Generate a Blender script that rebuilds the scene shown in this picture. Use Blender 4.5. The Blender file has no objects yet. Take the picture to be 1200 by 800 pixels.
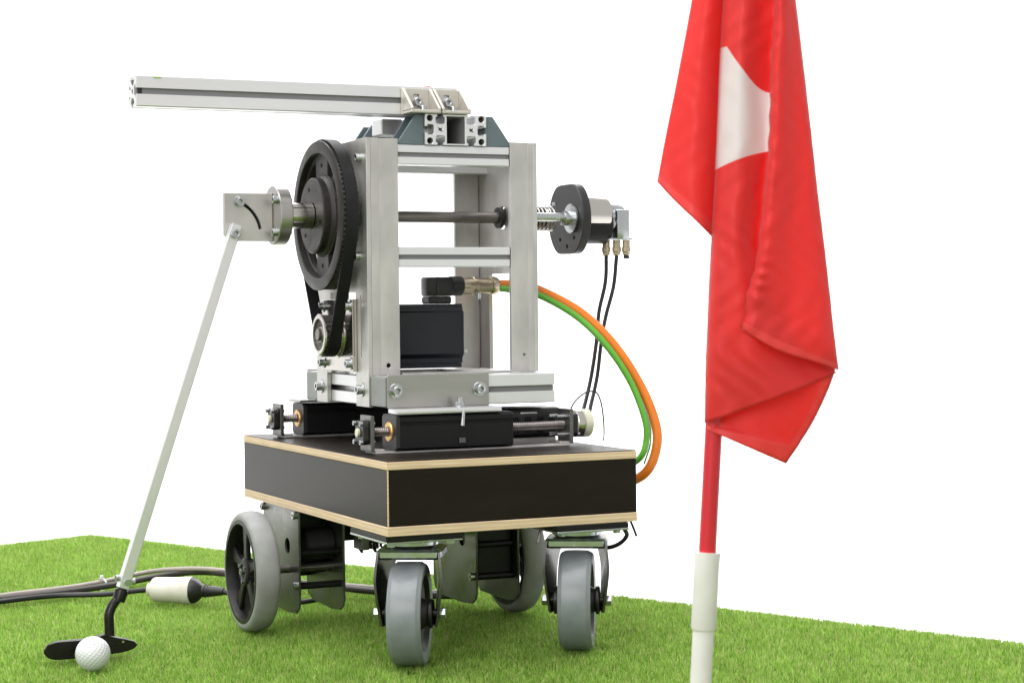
import bpy, bmesh, math, random
import numpy as np
from mathutils import Vector, Matrix

rng = random.Random(7)
nrng = np.random.default_rng(11)
S = bpy.context.scene
COL = S.collection
R = math.radians

# ------------------------------------------------------------------ camera
cam_d = bpy.data.cameras.new("camera")
cam = bpy.data.objects.new("camera", cam_d)
COL.objects.link(cam)
cam_d.sensor_width = 36.0
cam_d.lens = 68.35
cam_d.clip_start = 0.05
cam_d.clip_end = 200
CAM = Vector((-0.8455, -2.1733, 0.44))
right = Vector((0.9062, -0.4226, -0.0105))
down = Vector((-0.0173, -0.0122, -0.9998))
fwd = Vector((0.4224, 0.9062, -0.0183))
mw = Matrix.Identity(4)
for i in range(3):
    mw[i][0] = right[i]; mw[i][1] = -down[i]; mw[i][2] = -fwd[i]; mw[i][3] = CAM[i]
cam.matrix_world = mw
cam_d.dof.use_dof = True
cam_d.dof.focus_distance = 2.42
cam_d.dof.aperture_fstop = 20
S.camera = cam

# ------------------------------------------------------------------ world, lamps, exposure
W = bpy.data.worlds.new("World")
S.world = W
W.use_nodes = True
bg = W.node_tree.nodes["Background"]
bg.inputs[0].default_value = (1.0, 0.99, 0.98, 1)
bg.inputs[1].default_value = 0.46


def area(name, loc, target, sx, sy, radiance, col=(1, 1, 1)):
    d = bpy.data.lights.new(name, 'AREA')
    d.shape = 'RECTANGLE'
    d.size = sx; d.size_y = sy
    d.energy = radiance * math.pi * sx * sy
    d.color = col
    o = bpy.data.objects.new(name, d)
    COL.objects.link(o)
    o.location = loc
    o.rotation_euler = (Vector(target) - Vector(loc)).to_track_quat('-Z', 'Y').to_euler()
    return o


area("studio_softbox", (-1.1, -0.1, 3.1), (-0.1, 0.3, 0.0), 3.4, 2.8, 2.75, (1.0, 0.99, 0.975))
area("studio_side_softbox", (-3.2, -3.6, 2.2), (0.0, 0.3, 0.3), 2.6, 2.2, 3.0, (1.0, 0.99, 0.98))
area("backdrop_fill", (2.3, 5.0, 4.4), (2.9, 6.2, 1.0), 7.0, 1.2, 9.0)  # added light, burns the backdrop wall out to white
area("backdrop_floor_fill", (1.6, 3.2, 3.8), (1.6, 3.4, 0.0), 7.0, 1.5, 4.0)  # added light, keeps the floor behind the mat white
S.view_settings.view_transform = 'Standard'
S.view_settings.look = 'None'
S.view_settings.exposure = 0.70
S.view_settings.gamma = 1.0
S.view_settings.use_curve_mapping = False
S.render.engine = 'CYCLES'
S.cycles.use_denoising = True
S.cycles.max_bounces = 8
S.cycles.sample_clamp_indirect = 6.0
S.cycles.caustics_reflective = False
S.cycles.caustics_refractive = False


# ------------------------------------------------------------------ materials
def mat(name, base, metal=0.0, rough=0.5, var=0.0, vscale=30.0, stretch=(1, 1, 1), rvar=0.0, bump=0.0,
        bscale=200.0, spec=0.5, base2=None, coat=0.0, detail=4.0):
    m = bpy.data.materials.new(name)
    m.use_nodes = True
    nt = m.node_tree
    b = nt.nodes["Principled BSDF"]
    b.inputs["Base Color"].default_value = (*base, 1)
    b.inputs["Metallic"].default_value = metal
    b.inputs["Roughness"].default_value = rough
    b.inputs["Specular IOR Level"].default_value = spec
    b.inputs["Coat Weight"].default_value = coat
    if var or rvar or bump or base2:
        tc = nt.nodes.new("ShaderNodeTexCoord")
        mp = nt.nodes.new("ShaderNodeMapping")
        mp.inputs["Scale"].default_value = stretch
        nt.links.new(tc.outputs["Object"], mp.inputs[0])
        nz = nt.nodes.new("ShaderNodeTexNoise")
        nz.inputs["Scale"].default_value = vscale
        nz.inputs["Detail"].default_value = detail
        nt.links.new(mp.outputs[0], nz.inputs["Vector"])
        if var or base2:
            mx = nt.nodes.new("ShaderNodeMix"); mx.data_type = 'RGBA'
            lo = tuple(c * (1 - var) for c in base) if base2 is None else base
            hi = tuple(min(1, c * (1 + var)) for c in base) if base2 is None else base2
            mx.inputs[6].default_value = (*lo, 1); mx.inputs[7].default_value = (*hi, 1)
            cr = nt.nodes.new("ShaderNodeMapRange")
            cr.inputs[1].default_value = 0.3; cr.inputs[2].default_value = 0.7
            nt.links.new(nz.outputs["Fac"], cr.inputs[0])
            nt.links.new(cr.outputs[0], mx.inputs[0])
            nt.links.new(mx.outputs[2], b.inputs["Base Color"])
        if rvar:
            rr = nt.nodes.new("ShaderNodeMapRange")
            rr.inputs[1].default_value = 0.3; rr.inputs[2].default_value = 0.7
            rr.inputs[3].default_value = rough - rvar; rr.inputs[4].default_value = rough + rvar
            nt.links.new(nz.outputs["Fac"], rr.inputs[0])
            nt.links.new(rr.outputs[0], b.inputs["Roughness"])
        if bump:
            n2 = nt.nodes.new("ShaderNodeTexNoise")
            n2.inputs["Scale"].default_value = bscale
            n2.inputs["Detail"].default_value = 3
            nt.links.new(mp.outputs[0], n2.inputs["Vector"])
            bp = nt.nodes.new("ShaderNodeBump")
            bp.inputs["Strength"].default_value = bump
            bp.inputs["Distance"].default_value = 0.001
            nt.links.new(n2.outputs["Fac"], bp.inputs["Height"])
            nt.links.new(bp.outputs[0], b.inputs["Normal"])
    return m


MILL = mat("mill_finish_aluminium", (0.56, 0.548, 0.53), 0.78, 0.40, var=0.17, vscale=26, stretch=(1, 1, 0.45), rvar=0.10, bump=0.06, bscale=320, detail=8)
MILLD = mat("dull_shaded_steel", (0.155, 0.152, 0.145), 0.85, 0.34, var=0.25, vscale=22, rvar=0.10, detail=8)  # dull steel, colour darkened further for the shade under the deck
ANOD = mat("anodised_profile", (0.77, 0.775, 0.785), 0.75, 0.34, var=0.04, vscale=8, rvar=0.05, stretch=(.3, 1, 1))
BRK = mat("stainless_bracket", (0.40, 0.39, 0.375), 0.9, 0.34, var=0.10, vscale=14, stretch=(0.4, 1, 3), rvar=0.08, bump=0.03, bscale=400)
CAST = mat("cast_angle_bracket", (0.58, 0.55, 0.50), 0.6, 0.5, var=0.08, vscale=60, bump=0.15, bscale=500)
TEAL = mat("blue_grey_gusset", (0.115, 0.15, 0.165), 0.15, 0.42, var=0.06, vscale=20)
CAPG = mat("grey_plastic_cap", (0.24, 0.25, 0.245), 0.0, 0.5, var=0.05, vscale=30)
PHEN = mat("black_phenolic_film", (0.0150, 0.0108, 0.0080), 0.0, 0.36, var=0.14, vscale=9, spec=0.13, stretch=(1, 1, 3), bump=0.015, bscale=700)
BLKA = mat("black_anodised", (0.0085, 0.0085, 0.009), 0.0, 0.36, var=0.1, vscale=40, spec=0.25)
BLKG = mat("dark_grey_delrin", (0.026, 0.0245, 0.026), 0.0, 0.42, var=0.15, vscale=50, spec=0.35)
IRON = mat("blackened_cast_iron", (0.026, 0.023, 0.0215), 0.2, 0.45, var=0.28, vscale=60, rvar=0.08, bump=0.3, bscale=420, spec=0.38, detail=8)
RUBB = mat("black_rubber_belt", (0.0085, 0.0085, 0.009), 0.0, 0.55, var=0.2, vscale=60, spec=0.25)
TEETH = mat("pulley_teeth_steel", (0.10, 0.092, 0.085), 0.5, 0.5, var=0.2, vscale=80)
CHROME = mat("turned_steel", (0.56, 0.535, 0.50), 1.0, 0.17, var=0.05, vscale=10, rvar=0.04)
DSTEEL = mat("dark_round_bar", (0.20, 0.188, 0.176), 0.85, 0.36, var=0.14, vscale=30)
ZINC = mat("zinc_plated", (0.50, 0.52, 0.53), 0.97, 0.24, var=0.06, vscale=60, rvar=0.06)
BRASS = mat("nickel_brass_gland", (0.50, 0.43, 0.32), 0.95, 0.26, var=0.1, vscale=60)
BRONZE = mat("bronze_nut", (0.72, 0.44, 0.17), 0.7, 0.36, var=0.08, vscale=60)
SPIND = mat("threaded_spindle", (0.20, 0.18, 0.175), 0.95, 0.3, var=0.15, vscale=60)
MOTOR = mat("motor_housing", (0.017, 0.0205, 0.026), 0.1, 0.42, var=0.08, vscale=40, spec=0.35)
BLKP = mat("black_plastic", (0.012, 0.0115, 0.012), 0.0, 0.4, var=0.1, vscale=60)
TYRE = mat("grey_rubber_tyre", (0.285, 0.290, 0.285), 0.0, 0.58, var=0.18, vscale=28, bump=0.14, bscale=420, spec=0.3, detail=8)
CTYRE = mat("blue_grey_caster_tread", (0.215, 0.235, 0.25), 0.0, 0.34, var=0.08, vscale=60, spec=0.5, rvar=0.05)
RIMM = mat("dark_wheel_rim", (0.009, 0.008, 0.0085), 0.0, 0.38, var=0.2, vscale=60, spec=0.3)
WHITEP = mat("white_plastic", (0.80, 0.795, 0.77), 0.0, 0.4, var=0.02, vscale=20)
WHITED = mat("soiled_white_plastic", (0.76, 0.75, 0.72), 0.0, 0.45, base2=(0.62, 0.58, 0.50), vscale=25)
CREAM = mat("cream_end_cap", (0.66, 0.64, 0.52), 0.2, 0.4, var=0.05, vscale=40)
ORANGE = mat("orange_cable_sheath", (0.86, 0.215, 0.022), 0.0, 0.42, var=0.04, vscale=30)
GREEN = mat("green_cable_sheath", (0.13, 0.44, 0.045), 0.0, 0.42, var=0.04, vscale=30)
CABB = mat("black_cable_sheath", (0.011, 0.0105, 0.014), 0.0, 0.42, var=0.1, vscale=50)
CABG = mat("grey_brown_cable_sheath", (0.36, 0.315, 0.285), 0.0, 0.5, var=0.15, vscale=40)
CABD = mat("dark_brown_cable_sheath", (0.03, 0.025, 0.022), 0.0, 0.5, var=0.15, vscale=50)
PUTT = mat("black_putter_finish", (0.010, 0.0085, 0.0085), 0.3, 0.3, var=0.15, vscale=60, rvar=0.08)
BALLM = mat("golf_ball_cover", (0.69, 0.70, 0.73), 0.0, 0.28, coat=0.3)
INK = mat("grey_ink", (0.22, 0.22, 0.25), 0.0, 0.5)
POLER = mat("red_pole_paint", (0.56, 0.012, 0.022), 0.0, 0.33, var=0.05, vscale=15)
FERR = mat("white_ferrule", (0.72, 0.70, 0.685), 0.0, 0.36, var=0.04, vscale=40, rvar=0.06)
REDS = mat("red_sticker", (0.65, 0.05, 0.05), 0.0, 0.5)
GRNS = mat("green_sticker", (0.22, 0.40, 0.12), 0.0, 0.5)
FLOORM = mat("white_studio_paper", (0.90, 0.90, 0.90), 0.0, 0.9, spec=0.1)
MATB = mat("turf_backing", (0.40, 0.33, 0.24), 0.0, 0.9, var=0.15, vscale=60)
FORK = mat("shaded_zinc_fork", (0.115, 0.115, 0.11), 0.9, 0.30, var=0.12, vscale=40, rvar=0.06)  # zinc darkened in colour for the shade inside the fork
SLOT_SHADE = mat("grey_slot_shade", (0.23, 0.23, 0.24), 0.0, 0.5, var=0.05, vscale=20)  # grey that paints the shade down in the profile slots
HOLE = mat("bore_shade", (0.006, 0.006, 0.006), 0.0, 0.6, spec=0.2)  # near-black colour stands for the shade inside small holes


def ply_material():
    m = bpy.data.materials.new("birch_plywood_edge"); m.use_nodes = True
    nt = m.node_tree; b = nt.nodes["Principled BSDF"]
    tc = nt.nodes.new("ShaderNodeTexCoord")
    sep = nt.nodes.new("ShaderNodeSeparateXYZ"); nt.links.new(tc.outputs["Object"], sep.inputs[0])
    nz = nt.nodes.new("ShaderNodeTexNoise"); nz.inputs["Scale"].default_value = 22
    nz.inputs["Detail"].default_value = 6
    mp = nt.nodes.new("ShaderNodeMapping"); mp.inputs["Scale"].default_value = (1, 1, 14)
    nt.links.new(tc.outputs["Object"], mp.inputs[0]); nt.links.new(mp.outputs[0], nz.inputs["Vector"])
    # ply bands: sine along z, wobbling a little
    ad = nt.nodes.new("ShaderNodeMath"); ad.operation = 'MULTIPLY_ADD'
    ad.inputs[1].default_value = 0.0016
    nt.links.new(nz.outputs["Fac"], ad.inputs[0]); nt.links.new(sep.outputs[2], ad.inputs[2])
    ml = nt.nodes.new("ShaderNodeMath"); ml.operation = 'MULTIPLY'; ml.inputs[1].default_value = 2 * math.pi / 0.0052
    nt.links.new(ad.outputs[0], ml.inputs[0])
    sn = nt.nodes.new("ShaderNodeMath"); sn.operation = 'SINE'; nt.links.new(ml.outputs[0], sn.inputs[0])
    mr = nt.nodes.new("ShaderNodeMapRange"); mr.inputs[1].default_value = -0.7; mr.inputs[2].default_value = 0.9
    nt.links.new(sn.outputs[0], mr.inputs[0])
    mx = nt.nodes.new("ShaderNodeMix"); mx.data_type = 'RGBA'
    mx.inputs[6].default_value = (0.665, 0.495, 0.315, 1); mx.inputs[7].default_value = (0.75, 0.59, 0.405, 1)
    nt.links.new(mr.outputs[0], mx.inputs[0])
    mx2 = nt.nodes.new("ShaderNodeMix"); mx2.data_type = 'RGBA'; mx2.blend_type = 'MULTIPLY'
    mx2.inputs[0].default_value = 0.55
    cr = nt.nodes.new("ShaderNodeMapRange"); cr.inputs[1].default_value = .3; cr.inputs[2].default_value = .7
    cr.inputs[3].default_value = .75; cr.inputs[4].default_value = 1.08
    nt.links.new(nz.outputs["Fac"], cr.inputs[0])
    nt.links.new(mx.outputs[2], mx2.inputs[6]); nt.links.new(cr.outputs[0], mx2.inputs[7])
    nt.links.new(mx2.outputs[2], b.inputs["Base Color"])
    b.inputs["Roughness"].default_value = 0.6
    return m


PLY = ply_material()

# ------------------------------------------------------------------ object helpers
WLOC = {}


def place(o, world, parent):
    WLOC[o.name] = Vector(world)
    if parent is not None:
        o.parent = parent
        o.location = Vector(world) - WLOC[parent.name]
    else:
        o.location = world


def empty(name, loc, parent=None):
    o = bpy.data.objects.new(name, None)
    o.empty_display_size = 0.02
    COL.objects.link(o)
    place(o, loc, parent)
    return o


def tag(o, label=None, cat=None, group=None, kind=None):
    if label: o["label"] = label
    if cat: o["category"] = cat
    if group: o["group"] = group
    if kind: o["kind"] = kind
    return o


class G:
    """collects geometry in world coordinates; .obj() links it as one mesh object"""

    def __init__(self):
        self.v = []; self.f = []; self.mi = []

    def add(self, vs, fs, mi=0):
        n = len(self.v)
        self.v.extend(vs)
        self.f.extend([tuple(i + n for i in f) for f in fs])
        self.mi.extend([mi] * len(fs))
        return self

    def bm(self, bm, mi=0):
        bm.verts.index_update()
        self.add([tuple(v.co) for v in bm.verts], [tuple(v.index for v in f.verts) for f in bm.faces], mi)
        bm.free()
        return self

    def box(self, x0, x1, y0, y1, z0, z1, bev=0.0006, mi=0, seg=1, mtx=None):
        bm = bmesh.new()
        bmesh.ops.create_cube(bm, size=1.0)
        for v in bm.verts:
            v.co = Vector(((x0 + x1) / 2 + v.co.x * (x1 - x0), (y0 + y1) / 2 + v.co.y * (y1 - y0), (z0 + z1) / 2 + v.co.z * (z1 - z0)))
        if bev:
            bmesh.ops.bevel(bm, geom=list(bm.edges), offset=bev, segments=seg, affect='EDGES', profile=0.5)
        if mtx is not None:
            bm.transform(mtx)
        return self.bm(bm, mi)

    def cyl(self, p0, p1, r0, r1=None, n=24, mi=0, bev=0.0):
        r1 = r0 if r1 is None else r1
        L = (Vector(p1) - Vector(p0)).length
        if bev:
            prof = [(0, 0), (r0 - bev, 0), (r0, bev), (r1, L - bev), (r1 - bev, L), (0, L)]
        else:
            prof = [(0, 0), (r0, 0), (r1, L), (0, L)]
        return self.lathe(prof, p0, Vector(p1) - Vector(p0), n, mi)

    def lathe(self, prof, origin, axis, n=32, mi=0, closed=False):
        axis = Vector(axis).normalized()
        t = Vector((0, 0, 1)) if abs(axis.z) < 0.9 else Vector((0, 1, 0))
        u = axis.cross(t).normalized(); w = axis.cross(u).normalized()
        o = Vector(origin)
        vs = []; rings = []
        for (r, a) in prof:
            if r < 1e-7:
                rings.append([len(vs)]); vs.append(tuple(o + axis * a))
            else:
                ring = []
                for k in range(n):
                    an = 2 * math.pi * k / n
                    ring.append(len(vs))
                    vs.append(tuple(o + axis * a + (u * math.cos(an) + w * math.sin(an)) * r))
                rings.append(ring)
        fs = []
        pairs = list(zip(rings, rings[1:]))
        if closed:
            pairs.append((rings[-1], rings[0]))
        for A, B in pairs:
            if len(A) == 1 and len(B) == 1:
                continue
            for k in range(n):
                k2 = (k + 1) % n
                if len(A) == 1:
                    fs.append((A[0], B[k2], B[k]))
                elif len(B) == 1:
                    fs.append((A[k], A[k2], B[0]))
                else:
                    fs.append((A[k], A[k2], B[k2], B[k]))
        return self.add(vs, fs, mi)

    def tube(self, pts, r, n=10, mi=0, caps=True, res=6):
        pts = [Vector(p) for p in pts]
        if res > 1 and len(pts) > 2:
            out = []
            P = [pts[0] * 2 - pts[1]] + pts + [pts[-1] * 2 - pts[-2]]
            for i in range(1, len(P) - 2):
                for k in range(res):
                    t = k / res
                    a, b, c, d = P[i - 1], P[i], P[i + 1], P[i + 2]
                    out.append(0.5 * ((2 * b) + (c - a) * t + (2 * a - 5 * b + 4 * c - d) * t * t + (3 * b - a - 3 * c + d) * t ** 3))
            out.append(pts[-1])
            pts = out
        vs = []; fs = []
        T0 = (pts[1] - pts[0]).normalized()
        ref = Vector((0, 0, 1)) if abs(T0.z) < 0.9 else Vector((1, 0, 0))
        N = T0.cross(ref).normalized()
        for i, p in enumerate(pts):
            T = (pts[min(i + 1, len(pts) - 1)] - pts[max(i - 1, 0)]).normalized()
            N = (N - T * N.dot(T)).normalized()
            B = T.cross(N)
            rr = r[i] if isinstance(r, list) else r
            for k in range(n):
                a = 2 * math.pi * k / n
                vs.append(tuple(p + (N * math.cos(a) + B * math.sin(a)) * rr))
        for i in range(len(pts) - 1):
            for k in range(n):
                k2 = (k + 1) % n
                fs.append((i * n + k, i * n + k2, (i + 1) * n + k2, (i + 1) * n + k))
        if caps:
            fs.append(tuple(range(n - 1, -1, -1)))
            fs.append(tuple((len(pts) - 1) * n + k for k in range(n)))
        return self.add(vs, fs, mi)

    def prism(self, loops, a, b, axis, bev=0.0, mi=0, mtx=None):
        """2-D outline with holes, extruded along an axis from a to b"""
        cu = bpy.data.curves.new("tmp", 'CURVE')
        cu.dimensions = '2D'; cu.fill_mode = 'BOTH'
        h = abs(b - a) / 2
        cu.extrude = h - bev
        if bev:
            cu.bevel_depth = bev; cu.bevel_resolution = 0; cu.offset = -bev
        for lp in loops:
            sp = cu.splines.new('POLY'); sp.points.add(len(lp) - 1)
            for i, (x, y) in enumerate(lp):
                sp.points[i].co = (x, y, 0, 1)
            sp.use_cyclic_u = True
        ob = bpy.data.objects.new("tmp", cu)
        me = bpy.data.meshes.new_from_object(ob)
        bm = bmesh.new(); bm.from_mesh(me)
        bpy.data.objects.remove(ob); bpy.data.meshes.remove(me); bpy.data.curves.remove(cu)
        m = (a + b) / 2
        for v in bm.verts:
            u, w, z = v.co
            v.co = {'x': Vector((m + z, u, w)), 'y': Vector((u, m + z, w)), 'z': Vector((u, w, m + z))}[axis]
        bmesh.ops.remove_doubles(bm, verts=list(bm.verts), dist=1e-6)
        bmesh.ops.recalc_face_normals(bm, faces=list(bm.faces))
        if mtx is not None:
            bm.transform(mtx)
        return self.bm(bm, mi)

    def mesh(self, name, mats, origin=None, smooth=True, ang=32):
        v = np.array(self.v, dtype=np.float64)
        o = (v.min(0) + v.max(0)) / 2 if origin is None else np.array(origin)
        me = bpy.data.meshes.new(name)
        me.from_pydata((v - o).tolist(), [], self.f)
        for m in (mats if isinstance(mats, (list, tuple)) else [mats]):
            me.materials.append(m)
        if isinstance(mats, (list, tuple)) and len(mats) > 1:
            me.polygons.foreach_set("material_index", self.mi)
        if smooth:
            me.polygons.foreach_set("use_smooth", [True] * len(me.polygons))
            me.set_sharp_from_angle(angle=R(ang))
        me.update()
        return me, o

    def obj(self, name, mats, parent=None, smooth=True, ang=32, origin=None):
        me, o = self.mesh(name, mats, origin, smooth, ang)
        ob = bpy.data.objects.new(name, me)
        COL.objects.link(ob)
        place(ob, o, parent)
        return ob


def inst(name, me, loc, parent, rot=(0, 0, 0), scale=1.0):
    o = bpy.data.objects.new(name, me)
    COL.objects.link(o)
    place(o, loc, parent)
    o.rotation_euler = rot
    o.scale = (scale,) * 3
    return o


def circ(cx, cy, r, n=24, a0=0.0):
    return [(cx + r * math.cos(a0 + 2 * math.pi * k / n), cy + r * math.sin(a0 + 2 * math.pi * k / n)) for k in range(n)]


def rect(x0, x1, y0, y1):
    return [(x0, y0), (x1, y0), (x1, y1), (x0, y1)]


# socket-head cap screw along local +Z (base at 0), and washer
def screw_mesh(r=0.0065, h=0.008):
    g = G()
    g.prism([circ(0, 0, r, 28), circ(0, 0, r * 0.52, 6)], 0.3 * h, h, 'z', bev=0.0005)
    g.cyl((0, 0, 0), (0, 0, 0.32 * h), r, n=28)
    return g.mesh("screw_head", ZINC, origin=(0, 0, 0))[0]


SCREW = screw_mesh()
SCREW_S = screw_mesh(0.0042, 0.005)


def washer_mesh(r=0.0095, ri=0.004, t=0.0018):
    g = G()
    g.prism([circ(0, 0, r, 32), circ(0, 0, ri, 20)], 0, t, 'z', bev=0.0003)
    return g.mesh("washer", ZINC, origin=(0, 0, 0))[0]


WASH = washer_mesh()


def hex_mesh(r=0.007, h=0.006):
    g = G()
    g.prism([circ(0, 0, r, 6)], 0, h, 'z', bev=0.0005)
    return g.mesh("hex_head", ZINC, origin=(0, 0, 0))[0]


HEXN = hex_mesh()
FACE_LEFT = (0, R(-90), 0)     # local +Z -> -X
FACE_RIGHT = (0, R(90), 0)
FACE_FRONT = (R(90), 0, 0)     # local +Z -> -Y
FACE_UP = (0, 0, 0)


def bolt(loc, rot, parent, washer=True, me=None, scale=1.0, name="bolt"):
    o = inst(name, me or SCREW, loc, parent, rot, scale)
    if washer:
        d = {FACE_LEFT: (-1, 0, 0), FACE_RIGHT: (1, 0, 0), FACE_FRONT: (0, -1, 0), FACE_UP: (0, 0, 1)}.get(rot, (0, 0, 1))
        inst("washer", WASH, loc, parent, rot, scale)
        o.location = Vector(o.location) + Vector(d) * 0.0017 * scale
    return o


def tslot(s, t, slots='lrtb', op=0.0078, lip=0.004, cav=0.017, dep=0.0115, hole=0.0038):
    """outline of a square-ish T-slot profile s wide, t high, centred; returns loops"""
    hs, ht = s / 2, t / 2

    def side(n):
        # points along one side in local frame: along +a, inward is +b
        o = op / 2; c = cav / 2
        return [(-o, 0), (-o, lip), (-c, lip), (-c, lip + 0.003), (-o * 1.1, dep), (o * 1.1, dep), (c, lip + 0.003), (c, lip), (o, lip), (o, 0)]
    pts = []
    c = 0.0012
    for nm in ('b', 'r', 't', 'l'):
        half, off = {'b': (hs, ht), 'r': (ht, hs), 't': (hs, ht), 'l': (ht, hs)}[nm]
        seq = [(-half + c, 0)] + (side(nm) if nm in slots else []) + [(half - c, 0)]
        for a, b in seq:
            if nm == 'b': pts.append((a, -ht + b))
            elif nm == 'r': pts.append((hs - b, a))
            elif nm == 't': pts.append((-a, ht - b))
            else: pts.append((-hs + b, -a))
    loops = [pts]
    if hole:
        loops.append(circ(0, 0, hole, 14))
    return loops


def shift(loops, dx, dy):
    return [[(x + dx, y + dy) for x, y in lp] for lp in loops]


# ------------------------------------------------------------------ setting: paper sweep, turf
yaw_f = Vector((0.4224, 0.9062, 0)).normalized()
yaw_r = Vector((0.9062, -0.4224, 0)).normalized()
cen = Vector((CAM.x, CAM.y, 0))
FZ = -0.0145
g = G()
vs = []; fs = []
prof = [(-2.5, FZ), (4.0, FZ), (6.0, FZ)]
for k in range(1, 13):
    a = R(90) * k / 12
    prof.append((6.0 + 1.6 * math.sin(a), FZ + 1.6 - 1.6 * math.cos(a)))
prof += [(7.6, 3.0), (7.6, 5.5)]
for (d, z) in prof:
    for s in (-7, 7):
        p = cen + yaw_f * d + yaw_r * s
        vs.append((p.x, p.y, z))
for i in range(len(prof) - 1):
    fs.append((2 * i, 2 * i + 1, 2 * i + 3, 2 * i + 2))
g.add(vs, fs)
bd = g.obj("backdrop", FLOORM, ang=60)
tag(bd, "plain white seamless studio backdrop and floor", "backdrop", kind="structure")

K = Vector((0.0240, 1.677, 0)); E1 = Vector((0.3964, -0.9181, 0)); E2 = Vector((-0.9181, -0.3964, 0))
MS, MT = 4.2, 3.0
g = G()
g.box(0, MS, 0, MT, -0.0138, -0.0075, bev=0.0008,
      mtx=Matrix(((E1.x, E2.x, 0, K.x), (E1.y, E2.y, 0, K.y), (0, 0, 1, 0), (0, 0, 0, 1))))


def turf_material():
    m = bpy.data.materials.new("turf_base"); m.use_nodes = True
    nt = m.node_tree; b = nt.nodes["Principled BSDF"]
    tc = nt.nodes.new("ShaderNodeTexCoord")
    nz = nt.nodes.new("ShaderNodeTexNoise"); nz.inputs["Scale"].default_value = 180; nz.inputs["Detail"].default_value = 4
    nt.links.new(tc.outputs["Object"], nz.inputs["Vector"])
    mx = nt.nodes.new("ShaderNodeMix"); mx.data_type = 'RGBA'
    mx.inputs[6].default_value = (0.05, 0.11, 0.015, 1); mx.inputs[7].default_value = (0.20, 0.26, 0.06, 1)
    nt.links.new(nz.outputs["Fac"], mx.inputs[0]); nt.links.new(mx.outputs[2], b.inputs["Base Color"])
    b.inputs["Roughness"].default_value = 0.8
    return m


TURF = turf_material()
tm = g.obj("turf_mat", [TURF, MATB])
tm.data.polygons.foreach_set("material_index", [0 if abs(p.normal.z) > 0.9 and tm.data.vertices[p.vertices[0]].co.z > 0 else 1 for p in tm.data.polygons])
tag(tm, "flat backing sheet under the green artificial grass", "turf mat", kind="structure")


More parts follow.
